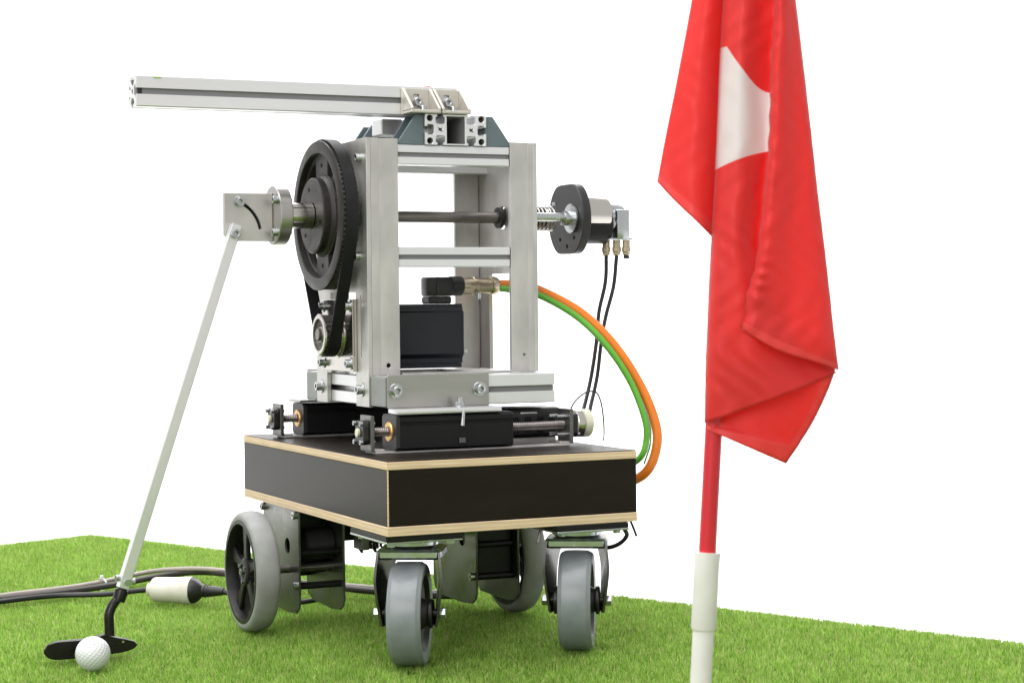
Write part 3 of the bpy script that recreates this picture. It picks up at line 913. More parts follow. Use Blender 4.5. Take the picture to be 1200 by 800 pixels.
# cables leaving the motor
G().tube([(.276, .283, .4690), (.299, .275, .4687), (.3301, .26, .4612), (.3847, .24, .4297), (.4273, .22, .3829), (.4645, .21, .3228), (.4815, .2, .269), (.4798, .2, .2333), (.4701, .21, .2055), (.4613, .25, .1868), (.4439, .28, .1738), (.40, .30, .160), (.33, .32, .155), (.31, .34, .150)], .0069, 14, res=8).obj("motor_power_cable", ORANGE, mo)
G().tube([(.276, .279, .4650), (.2965, .268, .4616), (.3276, .252, .454), (.3755, .232, .4239), (.4113, .213, .3833), (.443, .203, .333), (.4599, .194, .2819), (.4623, .194, .2521), (.4567, .2, .2283), (.4534, .24, .2097), (.4388, .27, .1831), (.395, .29, .166), (.33, .305, .157), (.31, .32, .150)], .0046, 12, res=8).obj("motor_signal_cable", GREEN, mo)
G().tube([(.4135, .222, .3905), (.4340, .213, .3600), (.4530, .206, .3240), (.4690, .199, .2800), (.4705, .197, .2480), (.4640, .204, .2180)], .0013, 8, res=6).obj("silver_lead", ZINC, mo)

# ---- belt drive
bd_ = empty("belt_drive", (.03, .2935, .5), robot)
AY, AZ = .2935, .5627
PX0, PX1 = .0195, .0425
RP = .0985
g = G()
# rim with shallow teeth outside
nt_ = 88
ring = []
for k in range(nt_ * 4):
    a = 2 * math.pi * k / (nt_ * 4)
    rr = RP if k % 4 in (0, 1) else RP - .0022
    ring.append((AY + rr * math.cos(a), AZ + rr * math.sin(a)))
G().prism([ring, circ(AY, AZ, .0885, 96)], PX0 + .0015, PX1, 'x', bev=.0003).obj("toothed_rim", TEETH, bd_)
G().lathe([(.0845, 0), (.0960, 0), (.0995, .0015), (.0998, .0032), (.0885, .0034), (.0850, .004), (.0820, .020), (.0835, .001)], (PX0 - .0018, AY, AZ), (1, 0, 0), 112, closed=True).obj("rim_lip", IRON, bd_, ang=30)
# web with four kidney windows and small holes
holes = []
for k in range(4):
    a0 = R(45) + k * R(90)
    lp = []
    n = 14
    for i in range(n + 1):
        a = a0 + R(-27) + R(54) * i / n
        lp.append((AY + .0775 * math.cos(a), AZ + .0775 * math.sin(a)))
    for i in range(n + 1):
        a = a0 + R(22) - R(44) * i / n
        lp.append((AY + .0570 * math.cos(a), AZ + .0570 * math.sin(a)))
    holes.append(lp)
for k in range(4):
    a0 = R(90) * k
    holes.append(circ(AY + .067 * math.cos(a0), AZ + .067 * math.sin(a0), .0028, 12))
G().prism([circ(AY, AZ, .0882, 96)] + holes, PX0 + .0065, PX0 + .0150, 'x', bev=.001).obj("pulley_web", IRON, bd_)
G().lathe([(.0175, 0), (.0485, 0), (.0505, .0016), (.0510, .010), (.0545, .0135), (.0555, .016), (.0175, .016)], (PX0 - .0085, AY, AZ), (1, 0, 0), 72, closed=True).obj("pulley_hub", IRON, bd_)
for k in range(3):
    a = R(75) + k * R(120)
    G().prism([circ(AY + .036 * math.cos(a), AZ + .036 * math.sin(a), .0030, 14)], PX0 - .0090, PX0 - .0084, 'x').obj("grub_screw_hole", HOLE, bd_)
# belt
SY, SZ, RS = my, mz, .0265
RB = RP + .0004
d = AZ - SZ
al = math.asin((RB - RS) / d)


def beltloop(off):
    pts = []
    R1, R2 = RB + off, RS + off
    n1 = 150
    for i in range(n1 + 1):
        a = -al + (math.pi + 2 * al) * i / n1
        pts.append((AY + R1 * math.cos(a), AZ + R1 * math.sin(a)))
    m_ = 40
    a = math.pi + al
    p0 = (AY + R1 * math.cos(a), AZ + R1 * math.sin(a)); p1 = (SY + R2 * math.cos(a), SZ + R2 * math.sin(a))
    for i in range(1, m_):
        pts.append((p0[0] + (p1[0] - p0[0]) * i / m_, p0[1] + (p1[1] - p0[1]) * i / m_))
    n2 = 40
    for i in range(n2 + 1):
        a = math.pi + al + (math.pi - 2 * al) * i / n2
        pts.append((SY + R2 * math.cos(a), SZ + R2 * math.sin(a)))
    a = -al
    p0 = (SY + R2 * math.cos(a), SZ + R2 * math.sin(a)); p1 = (AY + R1 * math.cos(a), AZ + R1 * math.sin(a))
    for i in range(1, m_):
        pts.append((p0[0] + (p1[0] - p0[0]) * i / m_, p0[1] + (p1[1] - p0[1]) * i / m_))
    return pts


G().prism([beltloop(.0032), beltloop(.0002)], PX0 + .0042, PX1 - .0022, 'x', bev=.0004).obj("toothed_belt", RUBB, bd_)
sp = []
for k in range(22 * 4):
    a = 2 * math.pi * k / 88
    rr = RS if k % 4 in (0, 1) else RS - .002
    sp.append((SY + rr * math.cos(a), SZ + rr * math.sin(a)))
G().prism([sp, circ(SY, SZ, .013, 24)], PX0 + .0025, PX1 - .001, 'x', bev=.0002).obj("small_pulley", TEETH, bd_)
G().lathe([(.0215, 0), (.0262, 0), (.0278, .0012), (.0278, .0026), (.0215, .0026)], (PX0 - .0010, SY, SZ), (1, 0, 0), 48, closed=True).obj("pulley_flange", CHROME, bd_)
G().lathe([(.0215, 0), (.0275, 0), (.0275, .002), (.0215, .002)], (PX1 - .0005, SY, SZ), (1, 0, 0), 48, closed=True).obj("pulley_flange", CHROME, bd_)
G().lathe([(0, .002), (.0105, .002), (.012, .004), (.0213, .006), (.0213, .012), (0, .012)], (PX0 - .001, SY, SZ), (1, 0, 0), 32).obj("taper_bush", DSTEEL, bd_)
G().cyl((PX0 - .003, SY, SZ), (.062, SY, SZ), .0082, n=24, bev=.0008).obj("motor_shaft", DSTEEL, bd_)

# ---- main shaft, flange, swing plate
sh = empty("swing_shaft", (.15, AY, AZ), robot)
G().cyl((.012, AY, AZ), (.2900, AY, AZ), .0078, n=32).obj("round_bar", DSTEEL, sh)
G().cyl((-.0285, AY, AZ), (.0105, AY, AZ), .0172, n=48, bev=.0006).obj("shaft_stub", CHROME, sh)
G().lathe([(0, 0), (.0382, 0), (.0394, .0012), (.0394, .0158), (.0382, .017), (0, .017)], (-.0440, AY, AZ), (1, 0, 0), 64).obj("flange_disc", BRK, sh)
for k in range(4):
    a = R(50) + k * R(90)
    yy, zz = AY + .0300 * math.cos(a), AZ + .0300 * math.sin(a)
    bolt((-.0441, yy, zz), FACE_LEFT, sh, False, SCREW, .8)
    inst("bolt_tip", SCREW_S, (-.0269, yy, zz), sh, FACE_RIGHT, .65)
for (xa, xb, r, m) in ((.0572, .0640, .030, MILLD), (.2838, .2905, .0145, IRON)):
    G().lathe([(.008, 0), (r, 0), (r, xb - xa - .001), (r - .001, xb - xa), (.008, xb - xa)], (xa, AY, AZ), (1, 0, 0), 36, closed=True).obj("bearing_housing", m, sh)

arm = empty("putter_arm", (-.08, AY, AZ), robot)
px0, px1 = -.1105, -.0444
pz0, pz1 = .5285, .5915
YP = .2890
# swing plate: rectangle with a curved slot
arc = []
pc = (-.107, .537); ra, rb_ = .0478, .0440
for i in range(15):
    a = R(64) - R(55) * i / 14
    arc.append((pc[0] + ra * math.cos(a), pc[1] + ra * math.sin(a)))
for i in range(15):
    a = R(9) + R(55) * i / 14
    arc.append((pc[0] + rb_ * math.cos(a), pc[1] + rb_ * math.sin(a)))
G().prism([[(px0, pz0 + .008), (px0, pz1 - .001), (px0 + .001, pz1), (px1, pz1), (px1, pz0), (px0 + .008, pz0)], arc], YP, YP + .0085, 'y', bev=.0006).obj("swing_plate", MILL, arm)
G().prism([[(x, z) for x, z in rect(px0 + .003, px1 - .002, pz0 + .004, pz1 - .003)]], YP + .0086, YP + .0092, 'y').obj("plate_backing", BLKA, arm)
inst("bolt", SCREW, (-.0900, YP - .0001, .5800), arm, FACE_FRONT, .9)
inst("washer", WASH, (-.0900, YP, .5800), arm, FACE_FRONT, .8)
# square bar hanging at the putter's lie angle
top = Vector((-.0985, YP - .008, .5455)); bot = Vector((-.2545, YP - .012, .0860))
dv = (bot - top).normalized()
sx = Vector((0, 1, 0)).cross(dv).normalized()
sy_ = dv.cross(sx).normalized()
L = (bot - top).length
g = G()
mt = Matrix(((sx.x, sy_.x, dv.x, top.x), (sx.y, sy_.y, dv.y, top.y), (sx.z, sy_.z, dv.z, top.z), (0, 0, 0, 1)))
g.box(-.0068, .0068, -.0075, .0075, -.004, L, .0007, mtx=mt)
g.obj("square_bar", ANOD, arm)
pv = top + dv * .0085
inst("bolt", SCREW, (pv.x, YP - .0158, pv.z), arm, FACE_FRONT, .95)
# clamp and bolts at the lower end
cb = bot - dv * .012
inst("bolt", SCREW_S, (cb.x - .0075, cb.y, cb.z + .002), arm, FACE_LEFT, 1.0)
inst("bolt", SCREW_S, (cb.x + .0078, cb.y, cb.z - .004), arm, FACE_RIGHT, 1.0)
inst("bolt", HEXN, (cb.x + .001, cb.y - .0078, cb.z - .003), arm, FACE_FRONT, .7)
# hosel and head
hb = bot + dv * .002
G().tube([bot - dv * .004, bot + dv * .010, (-.2640, .2765, .0700), (-.2690, .2755, .0630), (-.2725, .2745, .0545), (-.2728, .2742, .0450), (-.2722, .2740, .0250)], [.0068] * 0 or .0062, 16, res=5).obj("hosel", PUTT, arm)
G().lathe([(0, 0), (.0082, 0), (.0088, .002), (.0080, .015), (0, .016)], hb, dv, 18).obj("ferrule", PUTT, arm)
# head: blade with rounded toe and heel, thicker flange at the sole
hx0, hx1 = -.3570, -.2390
g = G()
out = []
nx = 26
def head_round(u):
    e = u / .17 if u < .17 else ((1 - u) / .22 if u > .78 else 1.0)
    e = max(0.0, min(1.0, e))
    return math.sqrt(max(0.0, 1 - (1 - e) ** 2))
def head_top(u):
    zt = .0268 + .0042 * math.exp(-((u - .64) / .09) ** 2) - .005 * max(0, u - .72) / .28
    return .0145 + (zt - .0145) * (.15 + .85 * head_round(u))
def head_bot(u):
    zb = .0030 + .0040 * max(0, u - .5) / .5
    return .0140 - (.0140 - zb) * (.15 + .85 * head_round(u))
vs = []; fs = []
prof_n = 8
for i in range(nx + 1):
    u = i / nx
    x = hx0 + (hx1 - hx0) * u
    zt, zb = head_top(u), head_bot(u)
    e = math.sqrt(max(0.02, 1 - (2 * u - 1) ** 6))
    y0 = .2640 + .003 * (1 - e)           # face towards the ball
    dep = .022 * e
    sec = [(y0, zb + .0006), (y0 - .0005, zt - .0008), (y0 + .001, zt), (y0 + .008 * e, zt), (y0 + .0095 * e, zt - .08 * (zt - zb)), (y0 + .0105 * e, zb + .3 * (zt - zb)), (y0 + dep, zb + .22 * (zt - zb)), (y0 + dep, zb + .0008)]
    for (y, z) in sec:
        vs.append((x, y, z))
for i in range(nx):
    for k in range(prof_n):
        a = i * prof_n + k; b = i * prof_n + (k + 1) % prof_n
        fs.append((a, b, b + prof_n, a + prof_n))
fs.append(tuple(range(prof_n - 1, -1, -1))); fs.append(tuple(nx * prof_n + k for k in range(prof_n)))
bm = bmesh.new(); bv = [bm.verts.new(v) for v in vs]
for f in fs: bm.faces.new([bv[k] for k in f])
bmesh.ops.recalc_face_normals(bm, faces=list(bm.faces))
g.bm(bm)
g.obj("putter_head", PUTT, arm, ang=45)
G().cyl((-.2580, .2630, .0200), (-.2580, .2652, .0200), .0016, n=12).obj("heel_mark", ZINC, arm)

# ---- top: 80x40 profile, gussets, long beam, cast brackets
tp = empty("top_beam_assembly", (.1776, .28, .6525), robot)
ux, uz = .1776, .6727
hw, hh = .0440, .0202
GZ = .6524


def outline80():
    pts = []
    o, lip, c, dep = .0042, .0032, .0066, .0125
    def sl(a, half): return [(a - o, 0), (a - o, lip), (a - c, lip + .0006), (a - c, dep - .002), (a - c + .002, dep), (a + c - .002, dep), (a + c, dep - .002), (a + c, lip + .0006), (a + o, lip), (a + o, 0)]
    bx = .0222
    for a, b in [(-hw + .001, 0)] + sl(-bx, 0) + sl(bx, 0) + [(hw - .001, 0)]: pts.append((a, -hh + b))
    for a, b in [(-hh + .001, 0)] + sl(0, 0) + [(hh - .001, 0)]: pts.append((hw - b, a))
    for a, b in [(-hw + .001, 0)] + sl(-bx, 0) + sl(bx, 0) + [(hw - .001, 0)]: pts.append((-a, hh - b))
    for a, b in [(-hh + .001, 0)] + sl(0, 0) + [(hh - .001, 0)]: pts.append((-hw + b, -a))
    loops = [pts]
    for sx_ in (-1, 1):
        for sz_ in (-1, 1):
            loops.append(circ(sx_ * .0370, sz_ * .0150, .0043, 20))
        x = sx_ * bx
        q = .0016; w_ = .0036
        loops.append([(x - w_, -q * .6), (x - q, 0), (x - w_, q * .6 + .002), (x, q), (x + w_, q * .6 + .002), (x + q, 0), (x + w_, -q * .6 - .002), (x, -q)])
    loops.append(rect(-.0130, .0130, -.0182, .0178))
    return shift(loops, ux, uz)


G().prism(outline80(), .1900, .4000, 'y', bev=.0003).obj("wide_profile", ANOD, tp)
G().box(ux - .0128, ux + .0128, .30, .31, uz - .018, uz + .0176, 0).obj("core_light_stop", BLKA, tp)  # black block added inside the hollow core to keep it dark
G().box(ux - hw, ux + hw, .4003, .4035, uz - hh, uz + hh, .001).obj("profile_light_stop", BLKP, tp)  # black plate added to stop light coming through the profile from behind
# gussets: blue-grey wedge brackets beside the wide profile, front and rear
def gusset(xa, xb, y0, y1):
    """vertical edge at xa (against the profile), foot reaching xb"""
    d_ = 1 if xb > xa else -1
    zt = uz + hh - .0006
    z0_ = GZ + .0002
    lp = [(xa, z0_), (xb, z0_), (xb, z0_ + .0035), (xa + d_ * .0110, zt), (xa, zt)]
    for (a, b) in ((y0, y0 + .005), (y1 - .005, y1)):
        G().prism([lp], a, b, 'y', bev=.0005).obj("gusset_cheek", TEAL, tp)
    g = G(); g.box(min(xa + d_ * .002, xb), max(xa + d_ * .002, xb), y0 + .0052, y1 - .0052, z0_, z0_ + .0045, .0005)
    g.box(min(xa, xa + d_ * .005), max(xa, xa + d_ * .005), y0 + .0052, y1 - .0052, z0_ + .0047, zt, .0005)
    g.obj("gusset_base", TEAL, tp)
    inst("bolt", SCREW, (xa + d_ * .020, (y0 + y1) / 2, z0_ + .0046), tp, FACE_UP, .9)


gusset(ux - hw - .0004, .0975, .1945, .2300)
gusset(ux + hw + .0004, .2590, .1945, .2300)
gusset(ux - hw - .0004, .0975, .3560, .3915)
gusset(ux + hw + .0004, .2590, .3560, .3915)
# small alloy block joining beam and rear
G().box(.1000, .1310, .2620, .2980, .6700, .6927, .0015).obj("alloy_block", ANOD, tp)
BZ0, BZ1 = .6931, .7318
bz = (BZ0 + BZ1) / 2
G().prism(shift(tslot(.0405, BZ1 - BZ0), .2405, bz), -.2420, .1930, 'x', bev=.0004).obj("long_beam", ANOD, tp)
G().box(-.2415, .1925, .2246, .2256, bz - .0080, bz + .0080, 0).obj("slot_shade_strip", SLOT_SHADE, tp)  # grey strip added as shade in the beam's front slot
G().box(-.2395, -.2340, .2405 - .0168, .2405 + .0168, bz - .0158, bz + .0158, 0).obj("slot_light_stop", BLKP, tp)  # black box added inside the beam so its slot ends look dark
# cast angle brackets in front of the beam
def angle_bracket(x0, x1, yb, yf):
    zt = BZ1 - .0035
    z0_ = BZ0 + .0004
    th = .0035
    G().prism([rect(x0, x1, z0_, zt), [( (x0 + x1) / 2 + a, z0_ + .0185 + b) for a, b in ((-.0038, -.0085), (.0038, -.0085), (.0038, .0085), (-.0038, .0085))]], yb - .004, yb, 'y', bev=.0006).obj("angle_plate", CAST, tp)
    G().box(x0, x1, yf, yb - .0042, z0_, z0_ + .004, .0008).obj("angle_foot", CAST, tp)
    for xa in (x0, x1 - th):
        lp = [(yb - .0042, z0_ + .0042), (yb - .0042, zt), (yb - .0065, zt), (yf, z0_ + .0065), (yf, z0_ + .0042)]
        G().prism([lp], xa, xa + th, 'x', bev=.0006).obj("angle_rib", CAST, tp)
    inst("washer", WASH, ((x0 + x1) / 2, yb - .0042, z0_ + .0175), tp, FACE_FRONT, .62)
    inst("bolt", SCREW, ((x0 + x1) / 2, yb - .0050, z0_ + .0175), tp, FACE_FRONT, .85)
    inst("bolt", SCREW, ((x0 + x1) / 2 + .002, (yf + yb) / 2 - .003, z0_ + .0041), tp, FACE_UP, .8)


angle_bracket(.1115, .1535, .2197, .1815)
angle_bracket(.1555, .1965, .2197, .1815)
G().cyl((.1560, .236, BZ1 + .0001), (.1560, .236, BZ1 + .0022), .0055, n=24).obj("red_plug", REDS, tp)
G().prism([[(-.2150 + .006 * math.cos(R(180) + R(180) * i / 12), BZ1 - .0013 + .0022 * math.sin(R(180) + R(180) * i / 12)) for i in range(13)]], .2196, .2201, 'y').obj("green_mark", GRNS, tp)

# ---- encoder end of the shaft
en = empty("encoder_unit", (.40, AY, AZ), robot)
G().lathe([(0, 0), (.0262, 0), (.0270, .001), (.0270, .044), (.0255, .046), (0, .046)], (.4034, AY - .008, AZ - .0090), (1, 0, 0), 40).obj("encoder_dark_half", BLKA, en)  # black cylinder added for the dark reflection on the encoder's lower half
G().cyl((.2970, AY - .024, AZ + .0005), (.3850, AY - .024, AZ + .0005), .0062, n=24).obj("guide_rod", ZINC, en)
# coil spring round the rod
pts = []
for i in range(0, 12 * 15 + 1):
    a = 2 * math.pi * i / 15
    x = .2990 + .070 * i / (12 * 15)
    pts.append((x, AY + .0165 * math.cos(a), AZ - .0005 + .0165 * math.sin(a)))
G().tube(pts, .0017, 7, res=1).obj("coil_spring", BRK, en)
G().lathe([(0, 0), (.012, 0), (.014, .002), (.014, .060), (0, .060)], (.2975, AY, AZ), (1, 0, 0), 28).obj("spring_core", DSTEEL, en)
G().lathe([(.006, 0), (.0100, 0), (.0105, .004), (.0105, .010), (.0205, .0105), (.0205, .0135), (.006, .0135)], (.3755, AY - .022, AZ - .001), (1, 0, 0), 36, closed=True).obj("collar", ZINC, en)
inst("bolt", SCREW_S, (.3700, AY - .005, AZ + .0175), en, FACE_UP, .8)
inst("bolt", SCREW_S, (.3740, AY - .020, AZ - .007), en, FACE_FRONT, .8)
disc = []
rd = .0560; fl = .0492
a1 = math.asin(fl / rd)
for i in range(25):
    a = -a1 + 2 * a1 * i / 24
    disc.append((rd * math.cos(a), rd * math.sin(a)))
for i in range(25):
    a = math.pi - a1 + 2 * a1 * i / 24
    disc.append((rd * math.cos(a), rd * math.sin(a)))
# round off the corners between arc and flat
def soften(pts, it=3):
    for _ in range(it):
        out = []
        n = len(pts)
        for i in range(n):
            p, q = pts[i], pts[(i + 1) % n]
            if math.dist(p, q) > .012:
                out += [(p[0] * .9 + q[0] * .1, p[1] * .9 + q[1] * .1), (p[0] * .1 + q[0] * .9, p[1] * .1 + q[1] * .9)]
            else:
                out += [((p[0] + q[0]) / 2, (p[1] + q[1]) / 2)]
        pts = out
    return pts
disc_r = [(math.hypot(a, b), math.atan2(b, a)) for a, b in disc]
disc = [(AY + a, AZ - .001 + b) for a, b in soften(disc)]
hl = [circ(AY + dy_, AZ + dz_, .0024, 12) for dy_, dz_ in ((-.004, -.040), (.018, -.030), (-.026, -.028))]
G().prism([disc] + hl, .3900, .4030, 'x', bev=.0012).obj("encoder_disc", BLKG, en)
G().lathe([(0, 0), (.0280, 0), (.0280, .040), (.0270, .042), (0, .042)], (.4032, AY - .010, AZ + .0050), (1, 0, 0), 48).obj("encoder_body", CHROME, en)
G().lathe([(0, 0), (.0225, 0), (.0235, .001), (.0235, .030), (.0215, .034), (0, .034)], (.4414, AY, AZ + .001), (1, 0, 0), 44).obj("encoder_cap", ZINC, en)
G().box(.4560, .4760, AY - .032, AY - .004, AZ - .0300, AZ + .0120, .002, seg=2).obj("connector_box", ZINC, en)
G().lathe([(0, 0), (.007, 0), (.007, .007), (0, .007)], (.4480, AY - .0240, AZ - .0080), (0, -1, 0), 6).obj("relief_plug", ZINC, en)
for (x, y) in ((.4515, AY - .006), (.4640, AY - .014), (.4765, AY - .020)):
    zg = AZ - .0302
    G().lathe([(0, 0), (.0056, 0), (.0056, -.010), (.0066, -.0105), (.0066, -.017), (.0054, -.0185), (.0054, -.021), (.0040, -.0225), (0, -.0225)], (x, y, zg), (0, 0, 1), 12).obj("cable_gland", BRASS, en, ang=25)
G().cyl((.4765, AY - .020, AZ - .0575), (.4765, AY - .020, AZ - .0527), .0042, n=14).obj("gland_plug", BLKP, en)
G().box(.4445, .4825, AY - .030, AY + .004, AZ - .0310, AZ - .0280, .001).obj("gland_plate", ZINC, en)
G().tube([(.4515, AY - .006, AZ - .0520), (.4495, .287, .4730), (.4351, .28, .4304), (.4253, .27, .3883), (.4063, .25, .341), (.3797, .22, .3011), (.3620, .2, .2850), (.340, .195, .272), (.320, .195, .2668)], .0028, 10).obj("encoder_cable", CABB, en)
G().tube([(.4640, AY - .014, AZ - .0520), (.4600, .282, .4668), (.4440, .276, .4243), (.4321, .268, .3881), (.4157, .25, .3407), (.3904, .22, .3043), (.3736, .2, .2850), (.350, .185, .272), (.320, .18, .2668)], .0028, 10).obj("encoder_cable", CABB, en)

# ================================================================== golf ball
def golf_ball(c, r):
    bm = bmesh.new()
    bmesh.ops.create_icosphere(bm, subdivisions=6, radius=1.0)
    n = 330
    i = np.arange(n) + .5
    ph_ = np.arccos(1 - 2 * i / n); th = np.pi * (1 + 5 ** .5) * i
    D = np.stack([np.cos(th) * np.sin(ph_), np.sin(th) * np.sin(ph_), np.cos(ph_)], 1)
    V = np.array([v.co[:] for v in bm.verts])
    dm = np.zeros(len(V))
    for k in range(0, len(V), 4000):
        dd = np.arccos(np.clip(V[k:k + 4000] @ D.T, -1, 1)).min(1)
        dm[k:k + 4000] = dd
    rad = .098
    dep = np.where(dm < rad, (1 - (dm / rad) ** 2) * .021, 0)
    for v, dp in zip(bm.verts, dep):
        v.co = v.co * (r * (1 - dp)) + Vector(c)
    g = G(); g.bm(bm)
    o = g.obj("golf_ball", BALLM, None, ang=60)
    tag(o, "white dimpled golf ball on the grass in front of the putter", "golf ball")
    # faint printed marks near the top
    ctr = Vector(c)
    marks = [((-.30, -.62, .72), .10, 20), ((-.14, -.60, .78), .09, -15), ((-.05, -.72, .68), .10, 60), ((-.36, -.75, .52), .07, 10)]
    for d_, ln, an in marks:
        n_ = Vector(d_).normalized()
        u = n_.cross(Vector((0, 0, 1))).normalized(); w_ = n_.cross(u)
        a = R(an)
        p = []
        for s_, q in ((-1, -1), (1, -1), (1, 1), (-1, 1)):
            tt = (u * math.cos(a) + w_ * math.sin(a)) * s_ * ln / 2 + (w_ * math.cos(a) - u * math.sin(a)) * q * .014
            p.append(ctr + (n_ + tt).normalized() * r * 1.004)
        gg = G(); gg.add([tuple(x) for x in p], [(0, 1, 2, 3)]); gg.obj("printed_mark", INK, o)


golf_ball((-.3106, .2010, .0190), .02135)

# ================================================================== cables on the grass
def cable(name, label, pts, r, m):
    o = G().tube(pts, r, 10, res=8).obj(name, m)
    tag(o, label, "cable")
    return o


cable("floor_cable", "dark cable on the grass running under the robot, farthest from the putter",
      [(-1.6, .46, .007), (-1.0, .58, .008), (-.62, .70, .009), (-.45, .765, .009), (-.3154, .785, .009), (-.2146, .806, .010), (-.133, .842, .0105), (-.05, .895, .011), (.0211, .895, .014), (.072, .79, .016), (.145, .65, .014), (.21, .55, .012), (.29, .47, .012), (.30, .44, .03), (.29, .42, .08)], .0050, CABD)
cable("floor_cable", "pale grey brown cable lying beside the dark one behind the putter",
      [(-1.6, .42, .007), (-1.0, .53, .008), (-.64, .665, .009), (-.46, .735, .009), (-.3254, .797, .012), (-.2146, .822, .014), (-.150, .852, .015), (-.08, .900, .017), (-.02, .912, .019), (.04, .865, .020), (.115, .77, .010), (.20, .655, .009), (.27, .54, .009), (.275, .455, .03), (.27, .43, .08)], .0037, CABG)
pl = empty("inline_plug", (-.08, .675, 0))
tag(pl, "white cylindrical cable coupling with black boot lying on the grass beside the large wheel", "plug")
a0 = Vector((-.1120, .7030, .0200)); a1 = Vector((-.0570, .6570, .0200))
ad = (a1 - a0); la_ = ad.length; ad.normalize()
G().lathe([(0, 0), (.0095, 0), (.0095, .007), (.0170, .0085), (.0185, .012), (.0195, la_ - .014), (.0204, la_ - .013), (.0205, la_), (0, la_)], a0, ad, 40).obj("socket_shell", WHITED, pl)
G().lathe([(0, 0), (.0190, 0), (.0175, .006), (.0100, .015), (.0085, .017), (.0080, .034), (.0055, .050), (0, .050)], a1, ad, 28).obj("plug_body", BLKP, pl)
for k in range(7):
    c_ = a1 + ad * (.019 + .0042 * k)
    G().lathe([(.006, 0), (.0098 - .0006 * k, 0), (.0098 - .0006 * k, .0022), (.006, .0022)], c_, ad, 20, closed=True).obj("strain_ring", BLKP, pl)
e_ = a1 + ad * .048
G().tube([e_, e_ + ad * .03 + Vector((0, 0, -.006)), (.02, .585, .008), (.06, .53, .01), (.10, .48, .03), (.10, .45, .09)], .0040, 10).obj("plug_lead", CABB, pl)
G().tube([a0 + ad * .002, a0 - ad * .02 + Vector((0, 0, -.003)), (-.165, .752, .010), (-.24, .785, .0085), (-.34, .757, .0085), (-.47, .702, .0085), (-.64, .63, .0085), (-1.0, .49, .008), (-1.6, .38, .007)], .0040, 10).obj("plug_lead", CABB, pl)
tie = G()
tie.lathe([(.0098, -.0015), (.0108, -.0015), (.0108, .0015), (.0098, .0015)], (-.148, .852, .0115), (.8, .5, .1), 24, closed=True)
tie.box(-.1515, -.1465, .846, .851, .0200, .0262, .0008)
tag(tie.obj("cable_tie", WHITEP), "small white cable tie round the two floor cables behind the putter bar", "cable tie")

# ================================================================== flagstick
fs_ = empty("flagstick", (-.0925, -.878, 0.0))
tag(fs_, "red golf flag hanging folded on a leaning red and white pole", "flagstick")
pa = Vector((-.0870, -.8653, -.004)); pt = Vector((-.0351, -.8728, .8055))
pdv = (pt - pa).normalized()


def onpole(z):
    return pa + pdv * ((z - pa.z) / pdv.z)


G().cyl(onpole(.2435), onpole(.83), .0068, n=32).obj("red_pole", POLER, fs_)
G().lathe([(0, 0), (.0091, 0), (.0098, .002), (.0098, .048), (.0104, .058), (.0102, .0605), (.0, .0605)], onpole(.1865), pdv, 36).obj("ferrule", FERR, fs_)
G().cyl(onpole(-.004), onpole(.1868), .0083, n=32).obj("white_pole", FERR, fs_)

PAN = {
'A': ([[-0.0634, -0.8756, 0.786], [-0.0763, -0.8661, 0.6883], [-0.0895, -0.8614, 0.6158], [-0.0987, -0.858, 0.5696], [-0.1062, -0.8574, 0.5352]],
      [[-0.0427, -0.872, 0.7886], [-0.0452, -0.8695, 0.6896], [-0.0486, -0.8661, 0.6169], [-0.0533, -0.8652, 0.5503], [-0.0585, -0.8663, 0.4877]]),
'B': ([[-0.0527, -0.8806, 0.7859], [-0.0595, -0.8827, 0.6867], [-0.0639, -0.884, 0.6339], [-0.069, -0.8834, 0.5421], [-0.0737, -0.8826, 0.4766], [-0.0781, -0.8821, 0.3979], [-0.0791, -0.8805, 0.3479]],
      [[-0.0207, -0.89, 0.7867], [-0.017, -0.8937, 0.6876], [-0.0211, -0.8942, 0.6215], [-0.026, -0.8947, 0.5422], [-0.0325, -0.8941, 0.4763], [-0.0132, -0.9032, 0.4167], [0.0173, -0.918, 0.3854]]),
'C': ([[-0.0378, -0.8986, 0.7834], [-0.0299, -0.9076, 0.6847], [-0.0345, -0.909, 0.6192], [-0.0387, -0.9085, 0.5475], [-0.047, -0.9061, 0.4759], [-0.054, -0.9023, 0.4467], [-0.0576, -0.899, 0.4207]],
      [[-0.0175, -0.897, 0.7855], [-0.0085, -0.901, 0.687], [-0.001, -0.9062, 0.6012], [0.0049, -0.9104, 0.5286], [0.0104, -0.9154, 0.4626], [0.0142, -0.9194, 0.4099], [0.0157, -0.9227, 0.3875]]),
'D': ([[-0.0553, -0.8649, 0.4104], [-0.0659, -0.8651, 0.374], [-0.0707, -0.8678, 0.351], [-0.0723, -0.8716, 0.3426]],
      [[0.0176, -0.9091, 0.4128], [0.0185, -0.913, 0.3886], [0.0040, -0.9047, 0.3489], [-0.0154, -0.8943, 0.3151]]),
}


def resample(pts, n):
    P = [Vector(p) for p in pts]
    Q = [P[0] * 2 - P[1]] + P + [P[-1] * 2 - P[-2]]
    out = []
    m_ = len(P) - 1
    for i in range(n + 1):
        f = i / n * m_
        k = min(int(f), m_ - 1); t_ = f - k
        a, b, c, d_ = Q[k], Q[k + 1], Q[k + 2], Q[k + 3]
        cr = 0.5 * ((2 * b) + (c - a) * t_ + (2 * a - 5 * b + 4 * c - d_) * t_ * t_ + (3 * b - a - 3 * c + d_) * t_ ** 3)
        out.append(cr)
    return out


